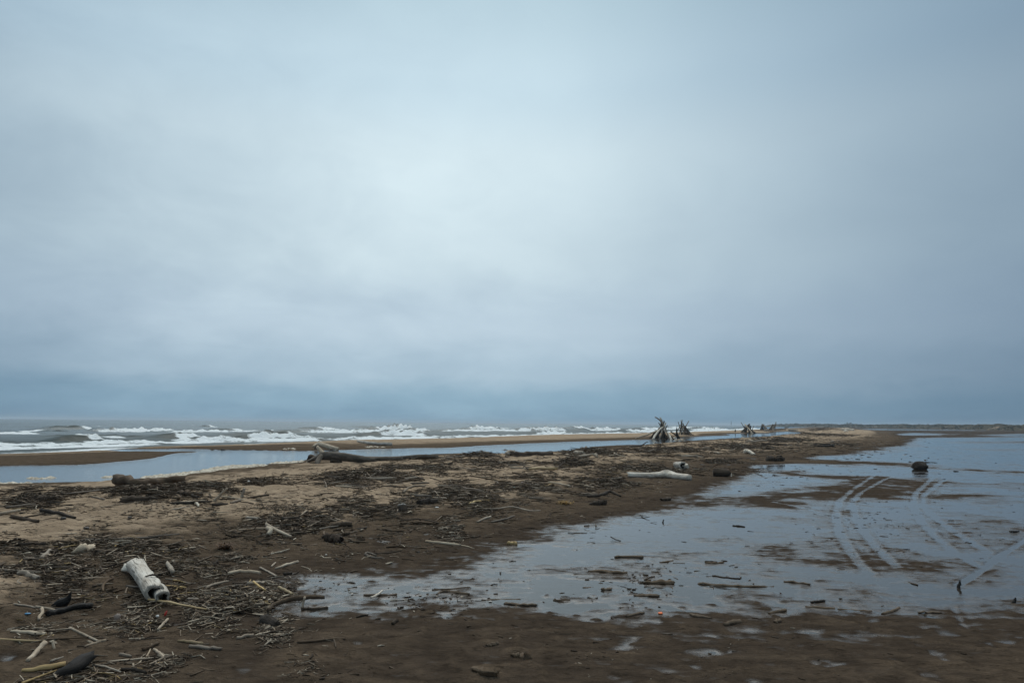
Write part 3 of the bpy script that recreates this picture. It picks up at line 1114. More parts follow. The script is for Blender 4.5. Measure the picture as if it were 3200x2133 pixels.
def offset(p, dx=0, dy=0, dz=0):
    return np.asarray(p, float) + np.array([dx, dy, dz])


def px_m(p):
    """metres per photograph pixel at a place"""
    return float(np.linalg.norm(np.asarray(p) - np.array([0, 0, EYE])) / FPX)


# white hollow log lying in the wrack
def white_log():
    far, near = G(424, 1792), G(480, 1884)
    m = px_m(near)
    r1 = 36 * m
    far[2] += .085
    near[2] += .09
    mid = (far + near) * .5 + np.array([-.015, 0, .02])
    root = empty('hollow_log', (near[0], near[1], near[2] - .11), 'white bleached hollow log lying on the dark wrack, its open split end towards the viewer', 'log')
    limb('trunk', [far, mid, near], [.092, .080, .077, .084], 'white', root, rings=26, sides=22, lump=.035, ends=('jag', 'hollow'), squash=.92,
         knots=((.62, 1.2, .18), (.10, 2.6, .35), (.86, .9, .12)), seed=7)
    # second, smaller lobe at the split end
    a = near + (far - near) * .42 + np.array([.068, -.02, -.025])
    b = near + np.array([.098, -.03, -.035])
    limb('split_lobe', [a, (a + b) * .5 + np.array([.01, 0, .005]), b], [.04, .066, .064], 'white', root, rings=14, sides=14, lump=.05, ends=('point', 'hollow'), seed=9)
    kn = far + np.array([-.11, -.02, -.02])
    limb('knot_stub', [far + (near - far) * .1, kn], [.05, .042], 'white', root, rings=5, sides=9, lump=.12, ends=('cut', 'jag'))
    c1 = near + (far - near) * .24 + np.array([-.04, 0, .088])
    limb('bark_strip', [c1, c1 + np.array([.07, .015, .012]), c1 + np.array([.15, .0, -.02])], [.006, .012, .005], 'brown', root, rings=6, sides=6, lump=.2, ends=('point', 'point'))


white_log()

log('dark brown log lying along the edge of the lagoon, flared at one end', [(360, 1517), (430, 1519), (500, 1516), (575, 1507)], [28, 19, 20, 15], 'brown', lift=1.1,
    ends=('jag', 'jag'), rings=18, lump=.10, knots=((.04, 1.5, .35), (.12, .3, .3)))


# the long grey trunk with a forked root end
def root_trunk():
    b = G(1003, 1447)
    root = empty('rooted_tree', b, 'long grey tree trunk with forked roots lying beside the lagoon', 'log')
    m = px_m(b)
    D = b[1]

    def p(u, v, dd=0.0):
        return at_depth(u, v, D + dd)
    limb('trunk', [p(1000, 1424), p(1060, 1426), p(1120, 1433, .1), p(1178, 1440, .1)], [11 * m, 12 * m, 10 * m, 8.5 * m], 'weathered', root, rings=20, sides=16, lump=.07,
         ends=('jag', 'jag'), knots=((.1, 1.5, .25), (.95, -1.5, .3)))
    limb('branch', [p(1130, 1433, .2), p(1200, 1432, .3), p(1261, 1431, .4)], [8 * m, 6.5 * m, 6 * m], 'grey', root, rings=12, sides=12, lump=.06, ends=('cut', 'jag'))
    limb('branch', [p(1252, 1431, .4), p(1315, 1426, .7), p(1368, 1426, 1.0)], [7 * m, 7 * m, 5 * m], 'weathered', root, rings=12, sides=12, lump=.10, ends=('jag', 'jag'))
    limb('root', [p(1008, 1422), p(996, 1432, -.2), p(992, 1445, -.4), p(994, 1459, -.5)], [9 * m, 7 * m, 6 * m, 3 * m], 'grey', root, rings=10, sides=9, lump=.15, ends=('cut', 'jag'))
    limb('root', [p(1010, 1418), p(1000, 1406, .1), p(992, 1395, .2)], [7 * m, 5 * m, 4 * m], 'pale', root, rings=8, sides=9, lump=.15, ends=('cut', 'jag'))
    limb('root', [p(1005, 1420), p(985, 1430, .3), p(962, 1441, .5)], [8 * m, 6 * m, 4 * m], 'grey', root, rings=8, sides=9, lump=.15, ends=('cut', 'jag'))
    limb('root', [p(988, 1430, .5), p(972, 1426, .7), p(966, 1434, .8)], [6 * m, 9 * m, 6 * m], 'bark', root, rings=7, sides=9, lump=.2, ends=('jag', 'jag'))
    limb('branch_stub', [p(1035, 1436), p(1058, 1444), p(1066, 1452)], [9 * m, 8 * m, 5 * m], 'dark', root, rings=7, sides=9, lump=.15, ends=('cut', 'jag'))
    limb('branch_stub', [p(1282, 1429, .5), p(1290, 1436, .4), p(1297, 1443, .3)], [4 * m, 3 * m, 3 * m], 'dark', root, rings=6, sides=7, lump=.15, ends=('cut', 'jag'))


root_trunk()


def sandbar_log():
    b = G(1010, 1404)
    D = b[1]
    m = px_m(b)
    root = empty('rooted_tree', b, 'tan splintered log with a root fan across the lagoon, lying on the sandbar edge', 'log')

    def p(u, v, dd=0.0):
        return at_depth(u, v, D + dd)
    limb('trunk', [p(996, 1386, .5), p(1025, 1395, .2), p(1058, 1402, 0)], [7 * m, 6 * m, 4 * m], 'pale', root, rings=12, sides=11, lump=.15, ends=('jag', 'jag'))
    limb('root', [p(1000, 1388, .5), p(988, 1388, .4), p(978, 1395, .2)], [6 * m, 5 * m, 3.5 * m], 'pale', root, rings=7, sides=8, lump=.2, ends=('cut', 'jag'))
    limb('root', [p(1002, 1386, .5), p(998, 1380, .6), p(996, 1377, .6)], [3.5 * m, 3 * m, 2 * m], 'grey', root, rings=5, sides=7, lump=.15, ends=('cut', 'jag'))
    limb('root', [p(996, 1392, .3), p(986, 1400, .2), p(992, 1407, 0)], [4 * m, 4 * m, 3 * m], 'dark', root, rings=6, sides=7, lump=.2, ends=('cut', 'jag'))


sandbar_log()
log('pale log with one end raised, lying across the lagoon on the sandbar', [(1118, 1381), (1150, 1388), (1190, 1391), (1224, 1391)], [7, 9, 9, 10], 'white', ends=('point', 'jag'), knots=((.88, 1.5, .4),), lift=1.0)
log('short dark log lying in the shallow lagoon water', [(692, 1408), (710, 1411), (727, 1412)], [8, 7, 6], 'dark')
log('dark log at the tip of the sandbar, by the white surf', [(498, 1391), (512, 1391), (525, 1391)], [5, 5, 4], 'dark')
log('dark twisted root stranded in the shallow lagoon', [(655, 1412), (660, 1408), (667, 1407)], [4, 5, 3], 'dark', cat='root', name='stranded_root', up=True)
log('thick brown log with a broken pale end, lying on the berm before the lagoon', [(1592, 1424), (1640, 1424), (1690, 1423), (1728, 1422)], [16, 14, 14, 14], 'brown', ends=('jag', 'cut'))
log('pale broken stump end beside the thick brown log', [(1583, 1424), (1592, 1417), (1608, 1416)], [12, 14, 9], 'pale', cat='stump', name='broken_stump', ends=('jag', 'jag'))
log('twisted brown branch on top of the wrack behind the thick brown log', [(1552, 1413), (1580, 1410), (1606, 1412), (1616, 1413)], [5, 8, 6, 8], 'bark', ends=('jag', 'jag'), name='twisted_branch', cat='branch')
log('dark mossy log beside a pale stump on the berm', [(1785, 1414), (1810, 1411), (1835, 1409)], [12, 11, 10], 'dark')
log('short tan log cut end facing the flat, below the dark mossy log', [(1797, 1417), (1812, 1420), (1826, 1421)], [11, 12, 13], 'pale', ends=('jag', 'cut'))
log('tan plank of wood half buried beside the short tan log', [(1768, 1420), (1790, 1425), (1808, 1428)], [5, 7, 4], 'pale', name='driftwood_plank', cat='plank', squash=.5)
log('small round log end on the crest above the dark mossy log', [(1868, 1407), (1875, 1405), (1882, 1404)], [7, 7, 7], 'brown', ends=('cut', 'cut'))
log('bleached root knuckle in a clump of wrack', [(1857, 1420), (1862, 1426), (1868, 1430)], [8, 11, 6], 'pale', name='root_knuckle', cat='root')


def humped_log():
    P, rad = lay([(1963, 1490), (2020, 1492), (2075, 1492), (2120, 1496), (2156, 1500)], [17, 17, 20, 19, 18], .8)
    root = empty('driftwood_log', P[0] * [1, 1, 0], 'large pale log with a hump in the middle, lying at the foot of the berm', 'log')
    limb('trunk', P, rad, 'white', root, rings=26, sides=18, lump=.045, ends=('jag', 'cut'), knots=((.52, 1.5, .55), (.60, 1.2, .45), (.95, 1.5, .12), (.72, -1.2, .2)), seed=21)
    m = px_m(P[3])
    limb('branch_stub', [P[3], P[3] + np.array([.02, -.12, -.10])], [6 * m, 4 * m], 'pale', root, rings=5, sides=8, ends=('cut', 'jag'))


humped_log()


def hollow_stump():
    a, b = G(2118, 1455), G(2134, 1467)
    m = px_m(b)
    root = empty('hollow_stump', b, 'short white hollow stump with a dark opening, above the large pale humped log', 'stump')
    a = b + np.array([-.16, .42, .0])
    a[2] += .15
    b[2] += .13
    limb('shell', [a, (a + b) * .5, b], [9 * m, 12 * m, 13 * m], 'white', root, rings=12, sides=14, lump=.09, ends=('jag', 'hollow'), seed=33)
    c = b + np.array([.13, .12, .0])
    limb('side_lobe', [c + np.array([-.06, .35, .02]), c, c + np.array([.06, -.10, -.03])], [7 * m, 9 * m, 7 * m], 'white', root, rings=9, sides=10, lump=.1, ends=('point', 'jag'))


hollow_stump()


def barrel_log():
    P, rad = lay([(2229, 1487), (2252, 1488), (2276, 1488)], [25, 26, 24], .85)
    root = empty('log_section', P[1] * [1, 1, 0], 'short dark brown log section with peeling bark, beside the puddled flat', 'log')
    limb('trunk', P, rad, 'dark', root, rings=12, sides=18, lump=.05, ends=('cut', 'cut'), seed=41)
    m = px_m(P[0])
    limb('bark_flap', [P[0] + np.array([-.02, -.06, .18]), P[0] + np.array([.10, -.02, .26]), P[0] + np.array([.25, .0, .25])], [.03, .05, .02], 'bark', root, rings=6, sides=8, lump=.2, ends=('jag', 'jag'), squash=.4)
    q = P[2] + np.array([.05, -.05, -.12])
    limb('bark_flap', [q + np.array([-.12, -.10, -.06]), q + np.array([0, -.05, -.05]), q + np.array([.04, 0, .10])], [.015, .025, .012], 'white', root, rings=6, sides=7, lump=.2, ends=('point', 'point'), squash=.5)


barrel_log()
log('dark notched log block standing in the puddle, narrow waisted', [(2399, 1440), (2412, 1440), (2422, 1440), (2432, 1440), (2443, 1440)], [19, 17, 9, 16, 17], 'dark', name='notched_log', rings=17, sides=14, lift=.75, ends=('cut', 'cut'))


def boulder():
    g = G(2874, 1466)
    m = px_m(g)
    rr = np.random.RandomState(5)
    nu, nv = 20, 12
    V, F, GR = [], [], []
    for i in range(nv + 1):
        th = math.pi * i / nv
        for j in range(nu):
            ph = 2 * math.pi * j / nu
            d = np.array([math.sin(th) * math.cos(ph), math.sin(th) * math.sin(ph), math.cos(th)])
            k = 1 + .10 * math.sin(3 * d[0] + 1) * math.cos(2.3 * d[2]) + .07 * math.sin(5 * d[1] + 4 * d[2]) + rr.normal(0, .015)
            k += .22 * math.exp(-((d[0] - .95) ** 2 + (d[2] + .1) ** 2) / .08) + .12 * math.exp(-((d[0] + .9) ** 2 + (d[2] + .3) ** 2) / .1)
            v = d * k * np.array([19, 17, 13.5]) * m
            if v[2] < -11 * m:
                v[2] = -11 * m
            V.append(v)
            GR.append(d)
    F = quads(nv + 1, nu, True)[:, ::-1]
    me = mesh_from('rounded_stump', V, F)
    vattr(me, 'grain', np.array(GR) * .3)
    o = put('rounded_stump', me, W['dark'], (g[0], g[1], g[2] + 9 * m))
    tag(o, 'dark rounded stump standing alone in the shallow puddle', 'stump')


boulder()
log('small white log on the wrack above the notched dark log', [(2325, 1413), (2338, 1415), (2357, 1420)], [13, 12, 6], 'white', ends=('jag', 'point'))
log('long dark flat log far along the edge of the berm', [(2545, 1394), (2575, 1395), (2604, 1394)], [4, 6, 7], 'dark')
log('far pale log pile end, lying on the last sand hummock', [(2628, 1343), (2650, 1344), (2668, 1345)], [5, 6, 5], 'white')
log('far short pale log just below the last sand hummock', [(2638, 1349), (2644, 1348), (2650, 1349)], [4, 5, 4], 'white')
log('far pale log beside the distant grey pole shelter', [(2465, 1345), (2480, 1345), (2492, 1345)], [4, 4, 3], 'pale')
log('far dark log lying on the bar beyond the distant grey pole shelter', [(2425, 1343), (2440, 1343), (2455, 1343)], [3, 4, 3], 'dark')
log('far tan log stranded below the dark tangled shelter', [(2388, 1347), (2395, 1345), (2402, 1344)], [4, 5, 4], 'pale')
log('far dark rounded log on the distant bar under the dunes', [(2454, 1337), (2459, 1336), (2464, 1336)], [5, 6, 4], 'dark')
log('pale forked log lying at the water beside the black snag', [(2102, 1374), (2108, 1370), (2112, 1368)], [6, 5, 4], 'white', name='forked_log')
log('pale sandy log lying low in front of the black snag', [(2108, 1377), (2125, 1376), (2138, 1377)], [6, 6, 5], 'pale')
log('dark log shape for the shadowed overhang clump in the middle of a wrack mound', [(378, 1566), (430, 1562), (483, 1560)], [14, 20, 12], 'dark', ends=('jag', 'jag'), lift=.3)  # dark wood shape puts the shade under the overhanging clump into the colour
log('brown weathered log on the wrack, right of the shadowed overhang clump', [(560, 1546), (595, 1548), (630, 1548)], [14, 14, 10], 'brown')
log('grey plank lying flat near the lagoon edge', [(190, 1548), (255, 1543), (322, 1534)], [9, 12, 10], 'grey', name='driftwood_plank', cat='plank', squash=.35)
log('dark stub of a log low in the wrack near the left edge', [(115, 1566), (130, 1564), (146, 1562)], [16, 18, 12], 'dark')
log('dark short log lying on twigs beside the white-topped stump', [(1308, 1576), (1335, 1574), (1362, 1569)], [16, 18, 14], 'dark')
log('brown rugged chunk of trunk alone on open sand', [(1018, 1689), (1040, 1692), (1064, 1696)], [24, 27, 22], 'bark', name='trunk_chunk', cat='log', lump=.09, lift=.6, ends=('jag', 'jag'))
log('dark flat slab of wood with an arched twig over it', [(1252, 1637), (1305, 1636), (1354, 1637)], [8, 14, 9], 'brown', name='driftwood_slab', cat='slab', squash=.5)
log('dark pointed wedge of wood on damp sand, near the yellow weed', [(1846, 1577), (1868, 1577), (1890, 1577)], [7, 16, 19], 'dark', ends=('point', 'cut'), name='driftwood_wedge', cat='wood block')
log('small brown log lying on smooth damp sand below the large pale humped log', [(2066, 1564), (2080, 1563), (2094, 1561)], [9, 10, 9], 'brown')
log('small tan log at the head of a rippled rut', [(1588, 1701), (1602, 1701), (1616, 1701)], [11, 11, 11], 'reed', ends=('cut', 'cut'))
log('rounded dark lump of wood at the twig field edge', [(964, 1644), (982, 1642), (1000, 1640)], [12, 17, 10], 'dark')
log('mossy dark log lying behind the brown rugged chunk', [(1031, 1648), (1065, 1644), (1100, 1642)], [10, 13, 11], 'dark', lump=.2)
log('small dark log just right of the brown rugged chunk', [(1066, 1674), (1080, 1671), (1093, 1668)], [8, 11, 8], 'brown')
log('pale short chunk of driftwood in the left wrack', [(232, 1728), (260, 1724), (290, 1716)], [10, 24, 16], 'pale', ends=('point', 'jag'), lump=.12)
log('black charred crooked branch lying on sand', [(145, 1925), (190, 1914), (240, 1902), (287, 1898)], [14, 15, 15, 15], 'black', name='charred_branch', cat='branch', ends=('jag', 'cut'))
log('dark stub of wood at the tip of the foreground wrack pile', [(818, 1942), (840, 1950), (866, 1962)], [20, 26, 20], 'dark', ends=('jag', 'cut'))
log('sand-caked lump of dead wood at the bottom of the flat', [(1478, 2090), (1515, 2100), (1555, 2108)], [16, 30, 24], 'sandy', name='sand_caked_lump', cat='wood lump', lift=.35, lump=.22, ends=('jag', 'jag'))
log('low sand-buried wood knob behind the sand-caked lump', [(1600, 2050), (1625, 2050), (1646, 2056)], [14, 22, 24], 'sandy', name='buried_wood', cat='wood lump', lift=.25, lump=.18)
log('small wood stub poking from a low sand drift', [(1520, 2018), (1538, 2015), (1555, 2010)], [10, 12, 11], 'sandy', name='buried_wood', cat='wood lump', lift=.4)


def propped():
    g = G(205, 2104)
    D, m = g[1], px_m(g)
    o = limb('charred_log', [at_depth(186, 2106, D), at_depth(222, 2090, D), at_depth(262, 2062, D + .1), at_depth(294, 2044, D + .15)], [16 * m, 20 * m, 20 * m, 12 * m], 'black',
             rings=14, sides=12, lump=.10, ends=('jag', 'jag'), squash=.8)
    tag(o, 'big charred log in the bottom corner, tipped up on the sand', 'log')
    g = G(200, 1893)
    D, m = g[1], px_m(g)
    o = limb('root_lump', [at_depth(172, 1891, D), at_depth(188, 1884, D), at_depth(204, 1878, D), at_depth(214, 1868, D), at_depth(221, 1852, D)], [8 * m, 13 * m, 13 * m, 7 * m, 2 * m], 'black',
             rings=14, sides=10, lump=.12, ends=('jag', 'point'))
    tag(o, 'black upturned root lump with one horn', 'root')
    g = G(1259, 1596)
    D, m = g[1], px_m(g)
    root = empty('sawn_stump', g, 'squat dark stump with a white sawn top', 'stump')
    limb('trunk', [at_depth(1258, 1597, D), at_depth(1257, 1580, D + .03)], [14 * m, 13 * m], 'brown', root, rings=6, sides=11, lump=.12, ends=('cut', 'cut'))
    limb('sawn_top', [at_depth(1257, 1580.5, D + .03), at_depth(1257, 1577.5, D + .04)], [12.6 * m, 12 * m], 'white', root, rings=3, sides=11, lump=.12, ends=('cut', 'cut'))


propped()


def forked(label, main, side, t1, t2, mat, name='forked_branch'):
    P, r1 = lay(main, t1, .8)
    Q, r2 = lay(side, t2, .8)
    root = empty(name, P[0] * [1, 1, 0], label, 'branch')
    limb('main_limb', P, r1, mat, root, rings=10, sides=9, lump=.1, ends=('jag', 'jag'))
    limb('side_limb', Q, r2, mat, root, rings=8, sides=8, lump=.1, ends=('cut', 'jag'))


forked('pale forked branch lying in a V on the twigs', [(832, 1642), (860, 1658), (911, 1679)], [(834, 1643), (846, 1660), (838, 1676)], [9, 9, 6], [10, 12, 14], 'pale')
forked('two bleached sticks joined in a low fork on the bottom sand', [(218, 1962), (262, 1984), (306, 2003)], [(306, 2003), (318, 2004), (330, 2001)], [5, 6, 5], [5, 6, 6], 'pale')
forked('thin twig with short side spurs, lying on the damp flat', [(930, 2008), (1000, 2003), (1040, 1998), (1078, 1997)], [(1043, 1998), (1047, 2010), (1050, 2024)], [6, 7, 7, 7], [4, 4, 3], 'brown')
forked('black arched branch with a drooping tip, on the twig field', [(1808, 1549), (1870, 1551), (1905, 1538), (1940, 1551)], [(1862, 1551), (1880, 1546), (1900, 1545)], [4, 8, 8, 4], [4, 4, 3], 'dark')
forked('long pale stem beside a split cane on open sand', [(1330, 1693), (1400, 1700), (1440, 1704)], [(1420, 1702), (1455, 1706), (1482, 1714)], [8, 8, 6], [3, 3, 2], 'pale')
forked('hooked pale stick over the black charred branch', [(131, 1903), (132, 1918), (123, 1928), (122, 1939)], [(111, 1897), (150, 1902), (189, 1911)], [7, 7, 7, 6], [6, 6, 5], 'pale')

# ------------------------------------------------------------------ sticks one can point at
S = stick
S('long dark branch across the top of the left wrack', [(252, 1690), (360, 1687), (470, 1680), (561, 1669)], [6, 7, 7, 5], 'grey')
S('long pale curved stick below the long dark branch', [(411, 1721), (500, 1724), (560, 1719), (612, 1710)], [6, 7, 6, 4], 'pale')
S('short pale stick standing out left of the pale short chunk', [(127, 1747), (142, 1734), (156, 1722)], [9, 10, 8], 'pale')
S('stout grey stick near the left edge, level with the white hollow log', [(54, 1795), (85, 1800), (115, 1812)], [13, 14, 13], 'pale')
S('straight grey stick pointing up-left of the white hollow log', [(129, 1777), (180, 1768), (231, 1757)], [6, 6, 5], 'grey')
S('dark half-buried stick on open sand near the left edge', [(48, 1703), (95, 1702), (143, 1700)], [9, 8, 7], 'dark')
S('long dark stick reaching out of the leftmost wrack mound', [(126, 1597), (180, 1606), (235, 1620)], [9, 8, 6], 'dark')
S('dark stick below the leftmost wrack mound', [(36, 1617), (75, 1625), (119, 1633)], [9, 9, 7], 'dark')
S('pale leaning stick on the sand below the weathered brown log', [(667, 1564), (690, 1544), (710, 1524)], [8, 8, 6], 'pale', lift=1.5, up=True)
S('short pale stub standing in the wrack clump above open sand', [(757, 1552), (760, 1538), (764, 1526)], [10, 10, 8], 'pale', lift=1.2, up=True)
S('small white splintered bit of wood below the weathered brown log', [(610, 1570), (615, 1576), (621, 1584)], [7, 9, 6], 'white')
S('curved grey branch on pale sand beside the large wrack mound', [(1259, 1541), (1275, 1527), (1300, 1520), (1328, 1520)], [6, 6, 7, 6], 'grey')
S('thin arched dark twig over the flat slab', [(1250, 1632), (1300, 1627), (1340, 1631), (1372, 1640)], [4, 4, 4, 3], 'brown', over=.02)
S('curled pale-grey stick, hook end towards the left, on damp sand', [(1176, 1737), (1150, 1729), (1142, 1733), (1165, 1743), (1198, 1744)], [5, 6, 6, 6, 4], 'grey')
S('dark wavy stick right of the curled stick', [(1172, 1730), (1215, 1728), (1253, 1722)], [6, 6, 4], 'brown')
S('pale stick standing loose on wet sand at the puddle tip', [(813, 1775), (838, 1788), (864, 1803)], [6, 6, 6], 'pale', ends=('cut', 'cut'))
S('straight pale stick pointing at the puddle tip', [(861, 1778), (895, 1767), (930, 1756)], [7, 8, 7], 'pale', ends=('cut', 'cut'))
S('short pale stick just above the straight pale one', [(848, 1772), (855, 1765), (861, 1759)], [6, 6, 5], 'pale')
S('short dark stick on wet sand above the puddle tip', [(885, 1796), (898, 1795), (911, 1792)], [9, 9, 8], 'dark')
S('thick grey stick on top of the foreground wrack pile', [(713, 1810), (745, 1804), (780, 1803), (812, 1807)], [9, 10, 10, 9], 'pale', over=.05)
S('dark curved branch sweeping over the pile into the puddle', [(835, 1920), (858, 1902), (900, 1888), (960, 1880), (1013, 1880)], [8, 11, 12, 10, 8], 'brown', over=.03)
S('dark stick lying half in the puddle below the curved branch', [(942, 1905), (985, 1905), (1023, 1900)], [9, 9, 8], 'dark')
S('pale stick propped upright against the pile tip', [(944, 1896), (949, 1880), (953, 1864)], [6, 7, 6], 'pale', lift=2.5, up=True)
S('yellow cane at the tip of the foreground pile', [(868, 1852), (890, 1862), (914, 1874)], [6, 7, 6], 'reed', name='reed_cane', cat='cane', over=.05)
S('yellow cane in the middle of the foreground pile', [(791, 1838), (808, 1852), (828, 1866)], [6, 6, 6], 'reed', name='reed_cane', cat='cane', over=.06)
S('long thin yellow cane across the lower pile', [(702, 1876), (770, 1889), (845, 1905)], [4, 4, 3], 'reed', name='reed_cane', cat='cane', over=.05)
S('smooth grey stick along the lower edge of the pile', [(726, 1908), (765, 1903), (804, 1902)], [7, 7, 6], 'pale', over=.02)
S('long thin cane below the open end of the white hollow log', [(462, 1886), (520, 1893), (585, 1905), (646, 1915)], [6, 6, 5, 4], 'reed', name='reed_cane', cat='cane', over=.03)
S('short barrel of pale wood right of the white hollow log', [(523, 1771), (530, 1785), (538, 1801)], [10, 12, 11], 'pale', over=.03)
S('stick leaning down to the sand by the red scrap', [(493, 1972), (508, 1956), (523, 1940)], [6, 7, 7], 'pale', over=.01)
S('light yellow cane piece alone on bottom sand', [(556, 2003), (595, 2008), (632, 2013)], [6, 9, 9], 'reed', name='reed_cane', cat='cane', ends=('cut', 'cut'))
S('brown cane piece parallel to the yellow one below it', [(592, 2022), (640, 2026), (692, 2030)], [9, 9, 9], 'grey', name='reed_cane', cat='cane', ends=('cut', 'jag'))
S('short brown log-like stick on sand under the pile tip', [(739, 1996), (765, 1992), (792, 1986)], [9, 10, 9], 'grey', ends=('cut', 'cut'))
S('jointed pale reed on the bottom left sand', [(34, 1974), (90, 1978), (142, 1983)], [6, 7, 7], 'pale', name='reed_cane', cat='cane', ends=('cut', 'cut'), knots=((.3, 1, .3), (.6, 1, .3)))
S('long straight reed at the left edge', [(-20, 1998), (60, 2004), (138, 2004)], [7, 6, 5], 'reed', name='reed_cane', cat='cane')
S('grey stick slanting under the long straight reed', [(86, 2066), (112, 2040), (140, 2010)], [9, 10, 10], 'pale')
S('thick tan pole behind the big charred log', [(70, 2096), (140, 2092), (204, 2080)], [7, 13, 13], 'reed', name='driftwood_pole', cat='pole')
S('thin pale stick at the left edge, above the hooked one', [(42, 1888), (78, 1893), (112, 1899)], [4, 5, 4], 'pale')
S('grey crooked stick below the low fork', [(266, 2021), (298, 2010), (330, 2002)], [6, 7, 6], 'grey')
S('thin dark twig running beside the low fork', [(110, 1995), (200, 1996), (300, 1988), (380, 1975)], [4, 4, 4, 3], 'brown')
S('curved twig with a white tip, under the forked sticks', [(164, 2000), (166, 2012), (172, 2024)], [4, 5, 4], 'pale', up=True)
S('bowed dark stick at the bottom edge', [(380, 2095), (420, 2098), (458, 2104)], [9, 11, 8], 'dark')
S('long thin stick at the bottom edge near the big charred log', [(205, 2115), (290, 2110), (360, 2088)], [5, 5, 4], 'grey')
S('twisted pale root bit under the low wrack tangle', [(480, 2030), (500, 2045), (520, 2058), (560, 2062)], [6, 8, 6, 3], 'pale', name='twisted_root', cat='root')
S('thick dark stick under the low wrack tangle', [(445, 2032), (470, 2024), (492, 2014)], [9, 10, 10], 'brown')
S('long thin bent stem crossing the low wrack tangle', [(433, 2072), (462, 2045), (475, 2012)], [3, 3, 3], 'pale')
# on the wet flat
S('brown stick lying on the wet flat, crossed by a white one', [(1137, 1859), (1190, 1860), (1241, 1858)], [6, 8, 7], 'sandy')
S('white stick resting across the brown one on the wet flat', [(1158, 1876), (1178, 1868), (1195, 1853)], [6, 7, 5], 'white', over=.02)
S('upper of two close sticks on a small sand island', [(1350, 1842), (1410, 1840), (1468, 1835)], [5, 6, 6], 'sandy')
S('lower, thicker of two close sticks on a small sand island', [(1365, 1856), (1384, 1848), (1425, 1851), (1466, 1857)], [5, 8, 9, 9], 'sandy')
S('long stick with a pale tip above the tan board in the puddle', [(1504, 1874), (1565, 1873), (1626, 1873)], [5, 6, 6], 'sandy')
S('tan flat board lying in the middle of the puddle', [(1577, 1885), (1625, 1889), (1677, 1892)], [14, 15, 14], 'sandy', name='driftwood_board', cat='board', squash=.5)
S('small dark stick end on sand below the puddle', [(1226, 1951), (1234, 1944), (1242, 1940)], [9, 11, 9], 'dark')
S('dark flat bit of bark at the puddle edge', [(1114, 1929), (1132, 1925), (1150, 1923)], [6, 8, 6], 'dark', name='bark_piece', cat='bark')
S('thin straight stick in open water right of the tan board', [(1729, 1875), (1755, 1875), (1782, 1874)], [4, 5, 4], 'sandy')
S('straight thick stick alone in the upper puddle', [(1922, 1742), (1965, 1741), (2010, 1741)], [9, 10, 10], 'sandy', ends=('cut', 'cut'))
S('long sand-crusted branch with a dark tip in the puddle', [(1838, 1785), (1890, 1787), (1930, 1791), (1960, 1789)], [6, 14, 12, 8], 'sandy')
S('short double stick in the puddle right of the thick one', [(2062, 1757), (2082, 1755), (2103, 1751)], [5, 7, 5], 'sandy')
S('thin stick trailing from the short double stick', [(2103, 1758), (2120, 1759), (2140, 1760)], [3, 3, 3], 'sandy')
S('flat dark stick in the far middle of the puddle', [(2204, 1756), (2230, 1759), (2260, 1757)], [5, 7, 6], 'sandy')
S('ragged sand-crusted log with a twig leaning on it', [(2014, 1822), (2060, 1823), (2104, 1824)], [10, 20, 18], 'sandy', lump=.2)
S('twig leaning on the ragged sand-crusted log', [(2014, 1822), (2030, 1814), (2046, 1811)], [5, 5, 5], 'brown', over=.03)
S('long sand-covered plank lying in the puddle', [(2180, 1824), (2260, 1830), (2340, 1833), (2418, 1834)], [13, 14, 12, 12], 'sandy', name='driftwood_plank', cat='plank', squash=.4, rings=16)
S('dark bent stick lying on the long sand-covered plank', [(2228, 1816), (2270, 1821), (2310, 1826), (2315, 1820)], [6, 5, 6, 5], 'dark', over=.05)
S('flat rounded board below the ragged sand-crusted log', [(1981, 1859), (2020, 1861), (2059, 1863)], [10, 17, 15], 'sandy', name='driftwood_board', cat='board', squash=.4)
S('short block of wood in the puddle, left of the flat rounded board', [(1881, 1843), (1896, 1843), (1911, 1843)], [12, 14, 13], 'sandy')
S('second small block, left of the short block', [(1823, 1838), (1838, 1838), (1852, 1837)], [8, 9, 7], 'sandy')
S('slanting stick below the puddle, left of the orange cap', [(1957, 1926), (1985, 1920), (2011, 1915)], [8, 9, 9], 'sandy')
S('pointed curved wood sliver right of the orange cap', [(2157, 1917), (2175, 1926), (2218, 1930)], [5, 14, 6], 'sandy', ends=('point', 'point'))
S('thick sand-coated stick on damp sand, below the pointed sliver', [(2261, 1952), (2288, 1947), (2314, 1942)], [13, 14, 13], 'sandy', ends=('cut', 'cut'))
S('thinner sand-coated stick up and right of the thick one', [(2404, 1917), (2430, 1911), (2455, 1906)], [8, 9, 9], 'sandy')
S('small brown wood knob on damp sand near two coated sticks', [(2422, 1945), (2430, 1943), (2437, 1940)], [12, 15, 14], 'sandy')
S('long stick in the puddle right of the sand-covered plank', [(2450, 1818), (2490, 1821), (2532, 1827)], [8, 9, 8], 'sandy')
S('low crusted stick along the lower shore of the puddle', [(2517, 1895), (2565, 1898), (2610, 1901)], [6, 7, 7], 'sandy')
S('second crusted stick continuing the low one', [(2619, 1903), (2670, 1906), (2725, 1909)], [5, 6, 6], 'sandy')
S('short stick slanting up at the lower puddle shore', [(2758, 1919), (2785, 1910), (2810, 1899)], [8, 8, 7], 'sandy')
S('straight edged board at the lower shore near the footprints', [(2870, 1914), (2905, 1914), (2940, 1914)], [9, 10, 9], 'sandy', name='driftwood_board', cat='board', squash=.5)
S('dark twig standing up where two ruts cross', [(2988, 1836), (2997, 1828), (2999, 1812)], [9, 8, 4], 'black', lift=2.0, up=True)
S('black twig tangle standing in water at the right edge', [(3157, 1881), (3170, 1878), (3174, 1866)], [7, 9, 3], 'black', lift=1.5, up=True)
